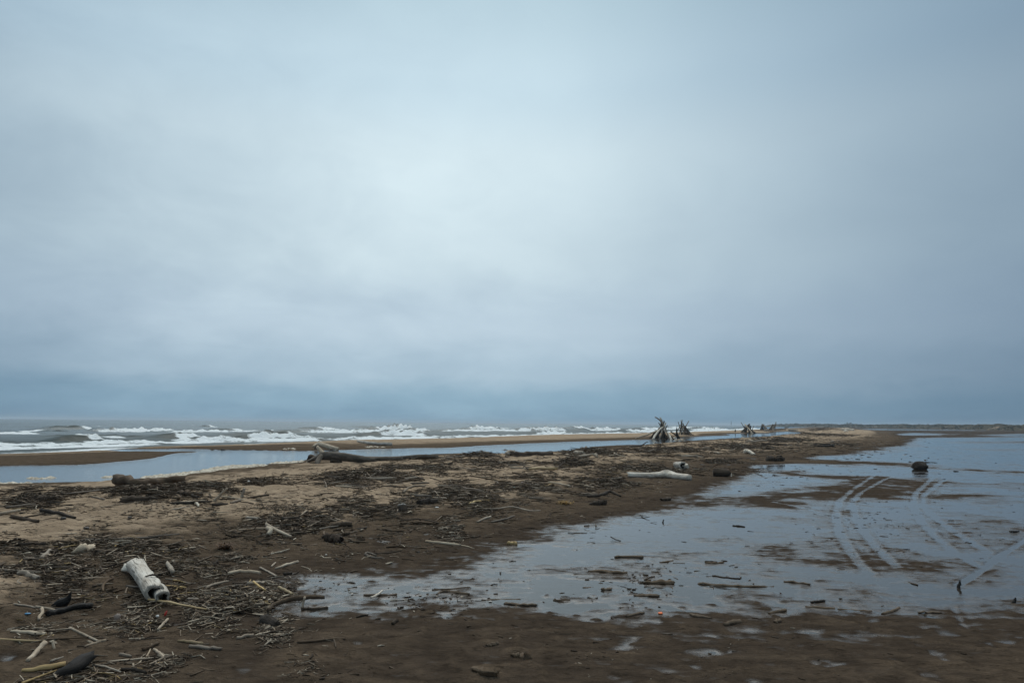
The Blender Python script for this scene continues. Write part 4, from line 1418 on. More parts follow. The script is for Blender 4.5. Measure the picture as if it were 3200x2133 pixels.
S('short dark stick near the low crusted stick', [(2535, 1883), (2555, 1881), (2577, 1878)], [6, 7, 6], 'dark')
S('dark twig with a fork afloat in the upper puddle', [(1909, 1678), (1922, 1686), (1940, 1690)], [4, 4, 3], 'dark')
S('tiny upright twig in the upper puddle', [(2070, 1633), (2072, 1628), (2074, 1622)], [5, 4, 3], 'brown', lift=2.5, up=True)
S('thin floating stick in the middle distance puddle', [(2290, 1643), (2308, 1644), (2328, 1646)], [4, 4, 3], 'dark')
S('small floating stick just below the dark rounded stump', [(2858, 1481), (2875, 1480), (2890, 1479)], [3, 4, 3], 'dark')
S('dark flat stick at the left side of the sheet of water', [(2203, 1756), (2225, 1757), (2240, 1758)], [5, 6, 5], 'dark')
S('black forked twig at the right edge of the sheet of water', [(3155, 1661), (3170, 1663), (3185, 1660)], [4, 5, 3], 'black')
S('small curved stick on the berm edge beside dry twigs', [(1490, 1632), (1512, 1623), (1534, 1616)], [5, 7, 8], 'pale')
S('thin dark stick lying along the edge of the berm sand', [(1535, 1632), (1575, 1624), (1608, 1612)], [5, 6, 4], 'grey')
S('long thin bent stem in front of the twig field', [(1510, 1590), (1560, 1589), (1602, 1584), (1650, 1595), (1690, 1596)], [3, 4, 4, 4, 3], 'pale')
S('pale stick pair lying among twigs below the wrack crest', [(1715, 1508), (1750, 1513), (1782, 1521)], [5, 6, 6], 'pale')
S('thin slanting stick poking from a small wrack hummock', [(1730, 1468), (1748, 1455), (1766, 1442)], [4, 4, 3], 'grey', over=.05, up=True)
S('short pale stick on open sand left of the large pale humped log', [(1825, 1519), (1840, 1521), (1856, 1524)], [5, 5, 5], 'pale')
S('white stick leaning by the foot of the pale humped log', [(1897, 1499), (1920, 1497), (1945, 1492)], [4, 5, 4], 'pale')
S('tall thin stick standing on the far wrack ridge', [(2290, 1381), (2290, 1374), (2290, 1368)], [3, 3, 2], 'reed', lift=5.0, up=True)
S('dark post standing in the far lagoon', [(2297, 1349), (2298, 1345), (2299, 1342)], [3, 3, 2], 'dark', name='driftwood_post', cat='post', lift=3.0, up=True)
S('thin dark twig standing on the wrack crest before the lagoon', [(2004, 1392), (2015, 1384), (2026, 1380)], [3, 3, 2], 'dark', lift=2.0, up=True)


# ------------------------------------------------------------------ shelters built of driftwood poles
def shelter(label, centre, poles, extra_loc=0.0):
    b = G(*centre)
    D = b[1]
    m = px_m(b)
    root = empty('driftwood_shelter', b, label, 'shelter')
    for u0, v0, d0, u1, v1, d1, t0, t1, mat, *bend in poles:
        a = at_depth(u0, v0, D + d0)
        a[2] = float(ground_z(a[0], a[1])[0]) - .03
        c = at_depth(u1, v1, D + d1)
        pts = [a, c]
        if bend:
            pts = [a] + [at_depth(bu, bv, D + .5 * (d0 + d1)) for bu, bv in bend] + [c]
        limb('pole', pts, [t0 * m * .5] * 1 + [.5 * (t0 + t1) * m * .5, t1 * m * .5], mat, root, rings=9, sides=8, lump=.10, wob=.25, ends=('jag', 'jag'))
    return root, D, m


shelter('tallest driftwood shelter, a cone of leaning bleached poles on the sandbar', (2070, 1371), [
    (2039, 1371, -1.2, 2078, 1326, 0.3, 7, 5, 'white', (2055, 1350)), (2099, 1372, -1.2, 2072, 1340, 0.2, 7, 5, 'white', (2090, 1356)),
    (2097, 1373, -.6, 2063, 1304, .2, 5, 4, 'pale'), (2094, 1371, .8, 2066, 1310, .4, 5, 4, 'grey'), (2082, 1350, 1.5, 2047, 1303, .6, 5, 3, 'grey', (2068, 1322), (2056, 1307)),
    (2050, 1366, 1.5, 2076, 1316, .6, 5, 4, 'brown'), (2060, 1369, -.4, 2081, 1320, .3, 5, 3, 'pale'), (2088, 1368, 1.2, 2058, 1320, .5, 5, 3, 'grey'),
    (2030, 1369, .8, 2070, 1330, .4, 6, 4, 'brown'), (2072, 1370, 1.0, 2075, 1314, .4, 4, 3, 'dark'), (2077, 1370, 1.6, 2065, 1322, .5, 6, 4, 'dark'),
    (1985, 1364, .5, 2062, 1342, .5, 4, 5, 'pale', (2025, 1356)), (2065, 1369, .4, 2086, 1328, .2, 5, 3, 'dark'), (2056, 1370, .1, 2062, 1338, .2, 6, 5, 'dark'),
    (2046, 1370, .6, 2068, 1344, .3, 5, 4, 'dark'), (2084, 1371, .2, 2070, 1346, .3, 6, 4, 'dark'), (2069, 1371, 0, 2069, 1350, .3, 8, 5, 'dark'),
    (2110, 1362, -.2, 2080, 1345, .2, 4, 4, 'brown')])
shelter('smaller driftwood shelter with sticks fanning out at the top, behind the tallest one', (2140, 1358), [
    (2118, 1346, 0, 2139, 1330, 0, 3, 2, 'grey'), (2108, 1346, -1, 2126, 1327, 0, 3, 3, 'grey'), (2123, 1348, 0, 2130, 1318, .2, 3, 2, 'brown'), (2132, 1352, -.5, 2119, 1317, .2, 3, 2, 'dark'),
    (2129, 1342, .5, 2153, 1314, .3, 3, 2, 'grey'), (2136, 1352, .5, 2128, 1312, .4, 3, 2, 'grey'), (2128, 1350, 0, 2132, 1311, .3, 3, 2, 'grey'), (2145, 1355, -.5, 2134, 1322, .2, 4, 3, 'brown'),
    (2140, 1354, 0, 2135, 1326, .1, 4, 3, 'grey'), (2152, 1356, 0, 2136, 1328, .2, 4, 3, 'dark'), (2148, 1354, .8, 2133, 1330, .3, 4, 3, 'dark'), (2160, 1350, .5, 2139, 1331, .2, 2, 2, 'dark'),
    (2164, 1348, .3, 2141, 1332, .2, 2, 1.5, 'dark'), (2158, 1347, .0, 2142, 1330, .2, 2, 1.5, 'dark'), (2155, 1340, .0, 2141, 1330, .2, 2, 1.5, 'dark'), (2170, 1357, -.5, 2146, 1352, 0, 3, 3, 'bark'),
    (2120, 1349, -.2, 2136, 1332, 0, 3, 3, 'pale')])
shelter('squat tangled driftwood shelter of thick dark poles, on the far bar', (2338, 1352), [
    (2352, 1351, -2, 2328, 1326, 0, 5, 4, 'pale'), (2316, 1347, 0, 2343, 1324, .5, 5, 4, 'brown'), (2336, 1336, -1, 2316, 1319, .5, 2.5, 1.5, 'brown'), (2353, 1335, 0, 2328, 1326, 0, 4, 3, 'grey'),
    (2325, 1346, 1, 2342, 1326, .5, 5, 4, 'dark'), (2360, 1350, 0, 2334, 1330, .3, 6, 4, 'brown'), (2330, 1347, 1, 2336, 1328, .4, 5, 4, 'brown'), (2345, 1348, 1.5, 2332, 1329, .5, 5, 4, 'dark'),
    (2340, 1346, 0, 2345, 1330, .3, 6, 5, 'dark'), (2352, 1346, 1, 2338, 1330, .4, 5, 4, 'dark'), (2346, 1334, 0, 2356, 1329, .0, 2, 1.5, 'grey'), (2333, 1348, .5, 2326, 1331, .5, 4, 3, 'dark')])
shelter('far low shelter of short stubby poles, left of the pole fence', (2390, 1343), [
    (2378, 1338, 0, 2383, 1325, .5, 5, 4, 'brown'), (2396, 1342, -1, 2384, 1327, 0, 5, 4, 'grey'), (2386, 1342, 0, 2381, 1327, .5, 4, 3, 'dark'), (2392, 1342, 1, 2387, 1325, .5, 3, 2, 'grey'),
    (2400, 1343, 0, 2388, 1331, .3, 4, 3, 'brown'), (2381, 1341, 1, 2386, 1329, .4, 5, 3, 'dark')])
shelter('far shelter of thin grey poles leaning on one tall upright', (2418, 1344), [
    (2421, 1344, 0, 2425, 1317, 0, 2.5, 2, 'grey'), (2402, 1342, 0, 2416, 1325, 0, 4, 3, 'brown'), (2406, 1342, .5, 2424, 1322, 0, 2.5, 2, 'pale'), (2412, 1343, 0, 2424, 1326, .3, 3, 2, 'grey'),
    (2416, 1344, -.5, 2415, 1328, .2, 3, 2, 'pale'), (2420, 1344, -.5, 2416, 1330, .2, 3, 2, 'grey'), (2408, 1343, 1, 2418, 1328, .3, 4, 3, 'dark'), (2424, 1342, 1, 2419, 1330, .3, 2, 2, 'dark')])


def snag():
    b = G(2121, 1372)
    D, m = b[1], px_m(b)
    root = empty('tree_snag', b, 'black forked snag standing right of the tallest shelter', 'snag')

    def p(u, v, dd=0.0):
        return at_depth(u, v, D + dd)
    limb('stem', [p(2122, 1372), p(2118, 1362), p(2115, 1350), p(2115, 1337)], [5 * m, 4 * m, 2.6 * m, 1.6 * m], 'black', root, rings=9, sides=9, lump=.1, ends=('jag', 'jag'))
    limb('branch', [p(2118, 1363), p(2108, 1356, .2), p(2096, 1348, .5)], [3.2 * m, 2.4 * m, 1.8 * m], 'black', root, rings=7, sides=8, lump=.1, ends=('cut', 'jag'))


snag()


# three dark boards on a pole far out at the river mouth
def beacon():
    D = 560.0
    base = at_depth(2285, 1328, D)
    base[2] = SEA_Z - .3
    root = empty('channel_beacon', base, 'thin beacon pole with three dark marks far out beyond the surf', 'beacon')
    mt = simple_mat('beacon_paint', (.05, .055, .06))
    limb('pole', [base, at_depth(2285, 1316, D)], [.045, .045], mt, root, rings=3, sides=6, lump=0.0)
    for v in (1316.5, 1321.0, 1325.0):
        c = at_depth(2285, v, D)
        limb('mark', [c - np.array([.22, 0, 0]), c + np.array([.22, 0, 0])], [.28, .28], mt, root, rings=3, sides=8, lump=.0)


beacon()


# ------------------------------------------------------------------ bits of litter and weed
def chip(label, name, cat, u, v, w, h, d, col, seed=1, up=0.3, tilt=(0, 0, 0), rough=.5):
    """a small crumpled or rounded scrap, sizes in photograph pixels"""
    g = G(u, v)
    m = px_m(g)
    rr = np.random.RandomState(seed)
    nu, nv = 10, 6
    V = []
    for i in range(nv + 1):
        th = math.pi * i / nv
        for j in range(nu):
            ph = 2 * math.pi * j / nu
            q = np.array([math.sin(th) * math.cos(ph), math.sin(th) * math.sin(ph), math.cos(th)])
            V.append(q * (1 + .12 * rr.normal()) * np.array([w, d, h]) * .5 * m)
    me = mesh_from(name, V, quads(nv + 1, nu, True)[:, ::-1])
    o = put(name, me, simple_mat(name + '_surface', col, rough), (g[0], g[1], g[2] + up * h * m))
    o.rotation_euler = tilt
    return tag(o, label, cat)


chip('bright orange plastic cap lying in the wet sand', 'bottle_cap', 'bottle cap', 2064, 1917, 14, 6, 14, (.80, .16, .03), 2, .4)
chip('red plastic scrap standing among the twigs', 'plastic_scrap', 'scrap', 517, 1924, 6, 16, 6, (.52, .05, .035), 3, .4, (0, .35, 0))
chip('white shell beside the red scrap', 'shell', 'shell', 492, 1929, 8, 7, 8, (.62, .60, .56), 4, .5)
chip('blue plastic scrap on sand at the left edge', 'plastic_scrap', 'scrap', 87, 1919, 15, 3, 10, (.03, .18, .34), 5, .5)
chip('crumpled pale wrapper left of the red scrap', 'wrapper', 'wrapper', 365, 1940, 17, 20, 14, (.22, .17, .14), 6, .4)
chip('white shell on the wet flat near the crossed sticks', 'shell', 'shell', 1100, 1857, 9, 4, 8, (.55, .50, .44), 7, .5)
chip('white shell beside the tan flat board', 'shell', 'shell', 1532, 1880, 11, 4, 9, (.50, .47, .42), 8, .5)
chip('pale pebble on the sand above the puddle', 'pebble', 'pebble', 1019, 1735, 6, 5, 6, (.42, .38, .32), 9, .5)
chip('pale lilac scrap among twigs on the berm', 'plastic_scrap', 'scrap', 1633, 1511, 10, 5, 8, (.45, .42, .48), 10, .5)
chip('white ring-shaped scrap right of the dark short log', 'plastic_scrap', 'scrap', 1365, 1586, 12, 4, 10, (.60, .60, .58), 11, .5)
chip('teal scrap among twigs in the middle of the berm', 'plastic_scrap', 'scrap', 1607, 1525, 9, 4, 8, (.08, .25, .26), 12, .5)
chip('white shell high on the wrack clump', 'shell', 'shell', 777, 1507, 8, 5, 7, (.66, .64, .60), 13, .6)
chip('small white shell in the left wrack, above the stout grey stick', 'shell', 'shell', 150, 1767, 8, 6, 8, (.55, .53, .50), 14, .6)
chip('brown stone on the open sand in the left middle', 'stone', 'stone', 269, 1652, 18, 7, 14, (.05, .037, .027), 15, .3)
chip('small dark stone below the shadowed overhang clump', 'stone', 'stone', 406, 1618, 12, 6, 10, (.035, .027, .02), 16, .3)
chip('dark stone on sand beneath the leftmost wrack mound', 'stone', 'stone', 197, 1623, 14, 9, 11, (.035, .027, .02), 17, .3)


def weed(label, u, v, w, h, col, n, seed, name='weed_tuft'):
    g = G(u, v)
    m = px_m(g)
    rr = np.random.RandomState(seed)
    V, F = [], []
    for i in range(n):
        a = rr.rand() * 2 * math.pi
        b = np.array([rr.normal(0, .3) * w * m, rr.normal(0, .25) * w * m, 0])
        L = (.3 + .7 * rr.rand()) * h * m * 1.3
        dr = np.array([math.cos(a) * 1.1, math.sin(a) * .9, .25 + .8 * rr.rand()])
        sd_ = np.cross(dr, [0, 0, 1.0])
        sd_ /= np.linalg.norm(sd_) + 1e-9
        wd = (.5 + rr.rand()) * .9 * m
        k = len(V)
        p1 = b + dr * L * .5 + np.array([0, 0, .1 * L])
        p2 = b + dr * L * np.array([1, 1, .55])
        V += [b - sd_ * wd, b + sd_ * wd, p1 + sd_ * wd * .8, p1 - sd_ * wd * .8, p2]
        F += [(k, k + 1, k + 2, k + 3), (k + 3, k + 2, k + 4)]
    me = mesh_from(name, V, F)
    o = put(name, me, simple_mat(name + '_fibre', col, .8, .4), g)
    return tag(o, label, 'weed')


weed('yellow torn weed tuft on damp sand near the dark pointed wedge', 1765, 1574, 30, 16, (.30, .18, .05), 160, 31)
weed('rusty brown matted tuft on sand above the foreground pile', 703, 1714, 26, 26, (.10, .050, .018), 260, 32)
weed('tan upright tuft on the crest beside the dark mossy log', 1826, 1405, 12, 16, (.24, .15, .06), 90, 33)


# ------------------------------------------------------------------ twigs: the wrack nobody could count
PAL = np.array([(.045, .032, .022), (.085, .060, .040), (.135, .097, .065), (.205, .155, .110), (.31, .25, .185), (.46, .39, .30), (.40, .28, .13)])


def mat_twig():
    m = NT('twig_wood')
    c = m.attr('tint', 'Color')
    n = m.noise(m.pos(), 55.0, 3.0)
    c = m.mix(m.mapr(n, .35, .7, 0.0, .5), c, (.05, .036, .025))
    b = m.bsdf(Base_Color=c, Roughness=.85)
    b.inputs['Specular IOR Level'].default_value = .15
    return m.m


M_TWIG = mat_twig()


def twig_arrays(cx, cy, cz, yaw, pitch, L, R, bend, rr, sides=3):
    """three-ring bent twigs, vectorised: returns verts (n, 3*sides, 3) and the faces of one twig"""
    n = len(cx)
    ax = np.stack([np.cos(yaw) * np.cos(pitch), np.sin(yaw) * np.cos(pitch), np.sin(pitch)], 1)
    sx = np.stack([-np.sin(yaw), np.cos(yaw), np.zeros(n)], 1)
    ux = np.cross(ax, sx)
    ux *= np.sign(ux[:, 2:3] + 1e-9)
    c = np.stack([cx, cy, cz], 1)
    bd = (sx * np.cos(bend * 40)[:, None] + ux * .4 * np.abs(np.sin(bend * 40))[:, None]) * (bend * L)[:, None]
    # about one in ten is a flake of bark or split cane: broad, thin and short
    bark = rr.rand(n) < .10
    L = np.where(bark, L * .6, L)
    wide_, thin_ = np.where(bark, 3.2, 1.0), np.where(bark, .45, 1.0)
    V = np.zeros((n, 3 * sides, 3))
    ph = np.linspace(0, 2 * np.pi, sides, endpoint=False)
    for i, q in enumerate((-.5, 0.0, .5)):
        cen = c + ax * (q * L)[:, None] + (bd if i == 1 else 0)
        rad = R * (1.0, 1.0, .65)[i]
        for j in range(sides):
            a = ph[j] + rr.rand(n) * .5
            V[:, i * sides + j] = cen + sx * (np.cos(a) * rad * wide_)[:, None] + ux * (np.sin(a) * rad * thin_)[:, None]
    F = []
    for i in range(2):
        for j in range(sides):
            j2 = (j + 1) % sides
            F.append((i * sides + j, i * sides + j2, (i + 1) * sides + j2, (i + 1) * sides + j))
    return V, np.array(F)


def field(u, v, ru, rv, n, L0, L1, r0, r1, heap, tones, rr, shape='ellipse', bias=.45):
    """n twigs over an ellipse of ground given in photograph pixels"""
    close = v > 1620
    n = int(n * (2.1 if close else 1.9))
    if close:
        r0, r1, L1 = r0 * 1.25, r1 * 1.45, L1 * .85
    th = rr.rand(n) * 2 * np.pi
    q = np.abs(rr.normal(0, .62, n)) + .12 * rr.rand(n)
    # ragged outline
    q = q * (1 + .35 * pnoise(np.cos(th) * 2 + u * .01, np.sin(th) * 2 + v * .013, 7))
    pu, pv = u + ru * q * np.cos(th), v + rv * q * np.sin(th)
    w = flat(pu, pv, 0.08)
    # clumps and bare patches
    d = np.hypot(w[:, 0], w[:, 1])
    cl = pnoise(w[:, 0] * 6 / np.sqrt(d), w[:, 1] * 4 / np.sqrt(d), 9) + .6 * pnoise(w[:, 0] * 15 / np.sqrt(d), w[:, 1] * 11 / np.sqrt(d), 12)
    keep = (cl + rr.normal(0, .20, n) > np.where(q < .6, -.22 - 2.0 * heap, .02)) & (rr.rand(n) < .85)
    w, q, d, cl = w[keep], q[keep], d[keep], cl[keep]
    n = len(w)
    x, y = w[:, 0], w[:, 1]
    k = rr.rand(n) ** 2.2
    L = (L0 + (L1 - L0) * k) * .8
    R = (r0 + (r1 - r0) * rr.rand(n) ** 2.5 * (.4 + .9 * k)) * .9
    heap = heap * .75
    z = ground_z(x, y) + R * .4 + heap * np.clip(1 - q, 0, 1) * rr.rand(n) + .25 * heap * np.clip(cl, 0, 1) * rr.rand(n)
    yaw = np.where(rr.rand(n) < bias, rr.normal(0, .7, n), rr.rand(n) * np.pi * 2)
    pitch = rr.normal(0, .05 + (heap > .03) * .06, n)
    z = z + np.abs(np.sin(pitch)) * L * .3
    p = np.array(tones, float) * (.8, 1, 1.2, 1.6, 1.8, 1.7, 1)
    tone = rr.choice(len(PAL), n, p=p / p.sum())
    return x, y, z, yaw, pitch, L, R, rr.normal(0, .15, n), tone


#            u     v    ru   rv   n     L0   L1    r0     r1    heap  tone weights (dark .. pale, reed)
FIELDS = [
    (770, 1865, 185, 62, 2600, .04, .30, .0025, .0080, .10, (5, 5, 4, 4, 4, 3, 1)), (800, 1870, 140, 45, 700, .04, .16, .004, .011, .11, (2, 3, 4, 4, 5, 5, 1)),
    (470, 1840, 230, 62, 2300, .04, .30, .0025, .0080, .05, (6, 6, 4, 3, 2, 2, 1)), (180, 1780, 240, 55, 1900, .05, .40, .003, .009, .05, (7, 6, 4, 3, 2, 1, .5)),
    (380, 1715, 230, 32, 1300, .05, .45, .003, .010, .05, (7, 6, 4, 3, 2, 1, .5)), (60, 1730, 130, 40, 600, .05, .40, .003, .009, .03, (7, 6, 4, 2, 1, 1, 0)),
    (430, 1930, 170, 45, 700, .04, .30, .002, .007, .02, (6, 5, 3, 3, 2, 2, 1)), (840, 1950, 80, 45, 650, .03, .20, .002, .007, .03, (5, 5, 4, 3, 3, 2, 0)),
    (250, 2095, 260, 40, 260, .04, .35, .002, .008, .01, (4, 4, 3, 2, 2, 2, 1)), (130, 1960, 190, 70, 170, .03, .25, .002, .006, 0, (3, 3, 3, 2, 2, 2, 1)),
    (520, 2050, 110, 45, 220, .04, .30, .002, .007, .02, (5, 4, 3, 2, 2, 2, 1)), (980, 2060, 120, 70, 140, .02, .12, .002, .006, 0, (5, 4, 2, 1, 1, 1, 0)),
    (640, 1765, 160, 35, 800, .04, .30, .003, .008, .02, (6, 6, 4, 3, 2, 1, .5)), (740, 1735, 110, 16, 350, .05, .35, .003, .008, .02, (5, 5, 4, 3, 2, 1, 0)),
    (960, 1640, 220, 45, 1700, .06, .45, .004, .012, .05, (7, 6, 4, 3, 2, 1, .3)), (870, 1665, 120, 22, 500, .05, .35, .004, .010, .03, (6, 6, 4, 3, 2, 1, .3)),
    (1180, 1590, 260, 32, 1400, .08, .55, .005, .014, .04, (6, 6, 5, 3, 2, 1, .3)), (1420, 1650, 90, 50, 380, .05, .35, .004, .010, .03, (6, 5, 4, 3, 2, 2, .5)),
    (1150, 1510, 200, 30, 2200, .10, .75, .005, .016, .10, (6, 6, 5, 4, 3, 1, .3)), (1080, 1525, 120, 16, 700, .08, .45, .005, .015, .08, (8, 6, 4, 2, 1, 0, 0)),
    (440, 1574, 140, 20, 1300, .08, .55, .005, .016, .12, (9, 7, 4, 2, 1, .5, 0)), (640, 1558, 200, 22, 1500, .08, .55, .005, .014, .07, (7, 6, 5, 3, 2, 1, 0)),
    (100, 1590, 160, 32, 1300, .08, .60, .005, .015, .08, (9, 7, 4, 2, 1, .5, 0)), (280, 1560, 200, 14, 500, .08, .50, .005, .012, .03, (6, 6, 4, 3, 2, 1, 0)),
    (800, 1520, 130, 26, 900, .08, .50, .005, .014, .06, (8, 6, 4, 2, 1, .5, 0)), (1450, 1560, 260, 45, 1800, .08, .60, .006, .015, .03, (6, 6, 5, 3, 2, 1, .3)),
    (1650, 1520, 240, 40, 1800, .10, .70, .006, .018, .04, (6, 6, 5, 3, 2, 1, .5)), (1900, 1505, 160, 26, 1100, .10, .60, .006, .016, .05, (7, 6, 4, 3, 2, 1, .3)),
    (2050, 1465, 180, 26, 1200, .10, .70, .007, .020, .05, (8, 6, 4, 3, 1, 1, .3)), (1500, 1455, 220, 26, 1500, .12, .90, .008, .022, .07, (6, 6, 5, 4, 2, 1, .3)),
    (1480, 1430, 140, 12, 600, .12, .90, .008, .022, .08, (8, 6, 4, 3, 1, 1, 0)), (1850, 1425, 150, 16, 1400, .15, 1.1, .010, .028, .12, (8, 6, 4, 3, 2, 1, 0)),
    (1780, 1455, 150, 14, 900, .15, 1.0, .008, .024, .08, (8, 6, 4, 3, 1, 1, 0)), (2080, 1410, 220, 18, 1900, .15, 1.2, .010, .030, .12, (7, 6, 4, 3, 2, 1, 0)),
    (2300, 1398, 200, 16, 1700, .15, 1.2, .010, .032, .12, (8, 6, 4, 3, 2, 1, 0)), (2250, 1440, 80, 10, 500, .10, .7, .008, .020, .05, (7, 6, 4, 3, 1, 1, 0)),
    (2450, 1378, 180, 11, 1500, .2, 1.4, .014, .040, .15, (8, 6, 4, 3, 2, 1, 0)), (2580, 1362, 170, 8, 1100, .2, 1.6, .018, .050, .15, (7, 6, 4, 3, 2, 1, 0)),
    (2570, 1346, 100, 5, 700, .3, 2.0, .025, .060, .25, (7, 6, 4, 3, 2, 2, 0)), (2600, 1388, 180, 10, 600, .15, 1.0, .012, .030, .03, (7, 6, 4, 2, 1, 1, 0)),
    (1300, 1470, 200, 22, 900, .10, .70, .006, .018, .04, (6, 6, 5, 3, 2, 1, 0)), (1300, 1440, 120, 10, 400, .12, .80, .008, .020, .05, (7, 6, 4, 3, 1, 1, 0)),
    # fine broken litter along the whole bank
    (300, 1790, 330, 90, 4200, .015, .12, .002, .006, .01, (8, 7, 4, 2, 1, 1, 0)), (700, 1840, 260, 90, 3000, .015, .12, .002, .006, .01, (8, 7, 4, 3, 2, 1, 0)),
    (950, 1620, 420, 70, 3000, .02, .18, .003, .008, .01, (8, 7, 4, 2, 1, 1, 0)), (400, 1590, 420, 36, 3000, .03, .22, .004, .010, .01, (8, 7, 4, 2, 1, 1, 0)),
    (1450, 1540, 420, 60, 4000, .03, .25, .004, .010, .01, (8, 7, 4, 2, 1, 1, 0)), (1900, 1460, 350, 45, 3200, .05, .35, .006, .014, .01, (8, 7, 4, 2, 1, 1, 0)),
    (1300, 1480, 400, 35, 2500, .04, .35, .006, .014, .01, (8, 7, 4, 2, 1, 1, 0)), (2350, 1400, 330, 25, 2500, .10, .6, .010, .022, .01, (8, 7, 4, 2, 1, 1, 0)),
    # thin scatter
    (700, 1640, 650, 70, 500, .04, .40, .003, .008, 0, (6, 5, 3, 2, 1, 1, 0)), (1500, 1600, 500, 70, 500, .05, .40, .004, .009, 0, (6, 5, 3, 2, 1, 1, 0)),
    (300, 1650, 300, 60, 160, .04, .30, .003, .008, 0, (6, 5, 3, 2, 1, 1, 0)), (1100, 1720, 300, 40, 130, .04, .30, .003, .008, 0, (6, 5, 3, 2, 1, 1, 0)),
    (2000, 1800, 450, 130, 170, .03, .14, .003, .009, 0, (6, 5, 2, 1, 0, 0, 0)), (2750, 1600, 450, 180, 240, .04, .20, .004, .010, 0, (8, 4, 1, 0, 0, 0, 0)),
    (1350, 1850, 350, 90, 120, .03, .12, .003, .008, 0, (6, 5, 2, 1, 0, 1, 0)), (2900, 1430, 350, 40, 35, .10, .5, .010, .030, 0, (8, 4, 1, 0, 0, 0, 0)),
    (1900, 2020, 900, 110, 130, .015, .08, .002, .006, 0, (6, 4, 2, 1, 0, 1, 0)), (400, 1460, 420, 40, 60, .10, .5, .008, .02, 0, (8, 4, 1, 0, 0, 0, 0)),
    (2350, 1465, 260, 30, 220, .08, .5, .006, .016, 0, (8, 5, 2, 1, 0, 1, 0)), (1400, 1395, 500, 12, 90, .15, .6, .010, .03, 0, (8, 4, 2, 0, 0, 0, 0)),
]


def build_twigs():
    rr = np.random.RandomState(77)
    parts = [field(*f, rr) for f in FIELDS]
    x, y, z, yaw, pitch, L, R, bend, tone = [np.concatenate([p[i] for p in parts]) for i in range(9)]
    V, F1 = twig_arrays(x, y, z, yaw, pitch, L, R, bend, rr)
    n, k = V.shape[0], V.shape[1]
    F = (F1[None] + (np.arange(n) * k)[:, None, None]).reshape(-1, 4)
    col = PAL[tone] * rr.uniform(.6, 1.4, (n, 1))
    C = np.concatenate([np.repeat(col, k, axis=0), np.ones((n * k, 1))], 1)
    me = mesh_from('twig_litter', V.reshape(-1, 3), F, True)
    cattr(me, 'tint', C)
    o = put('twig_litter', me, M_TWIG)
    tag(o, 'brown and grey twigs and reed litter strewn over the sand in drifts', 'twigs', kind='stuff')
    return n


build_twigs()


# ------------------------------------------------------------------ mid-size sticks of the wrack, each its own
CLUSTERS = [  # where, pixel centre and half sizes, how many, lengths and radii in metres, lift
    ('in the foreground wrack pile', 770, 1862, 170, 48, 26, (.16, .42), (.006, .014), .10, 'sticks heaped in the foreground wrack pile'),
    ('round the white hollow log', 430, 1835, 190, 55, 22, (.16, .42), (.006, .013), .05, 'sticks round the white hollow log'),
    ('in the wrack at the left edge', 130, 1780, 150, 50, 20, (.18, .50), (.007, .015), .05, 'sticks in the left edge wrack'),
    ('in the strip above the white log', 380, 1715, 220, 28, 18, (.2, .55), (.007, .015), .04, 'sticks in the strip above the white log'),
    ('on the bottom left sand', 280, 2030, 260, 70, 16, (.10, .35), (.004, .010), 0, 'sticks on the bottom left sand'),
    ('in twigs round the forked branch', 960, 1640, 210, 42, 22, (.22, .6), (.009, .020), .04, 'sticks round the pale forked branch'),
    ('on the wrack mound before the long trunk', 1150, 1508, 180, 26, 24, (.35, .95), (.011, .026), .10, 'sticks on the large wrack mound'),
    ('in clumps beside the shadowed overhang', 560, 1562, 260, 28, 22, (.3, .8), (.010, .024), .07, 'sticks in the dark clumps beside the rotten log'),
    ('in the leftmost wrack mound', 90, 1590, 130, 26, 12, (.3, .8), (.010, .024), .07, 'sticks in the leftmost mound'),
    ('in the mid-berm twig field', 1560, 1535, 320, 45, 24, (.3, .9), (.011, .026), .03, 'sticks in the mid-berm twig field'),
    ('on the crest by the thick brown log', 1560, 1445, 260, 26, 18, (.5, 1.3), (.016, .04), .07, 'sticks on the crest by the thick brown log'),
    ('on the far ridge below the shelters', 2050, 1415, 300, 22, 22, (.6, 1.8), (.022, .055), .12, 'sticks on the far ridge below the shelters'),
    ('on the farthest wrack hummocks', 2450, 1380, 200, 12, 14, (.9, 2.4), (.03, .08), .15, 'sticks on the farthest hummocks'),
]


ORD = ['first', 'second', 'third', 'fourth', 'fifth', 'sixth', 'seventh', 'eighth', 'ninth', 'tenth']


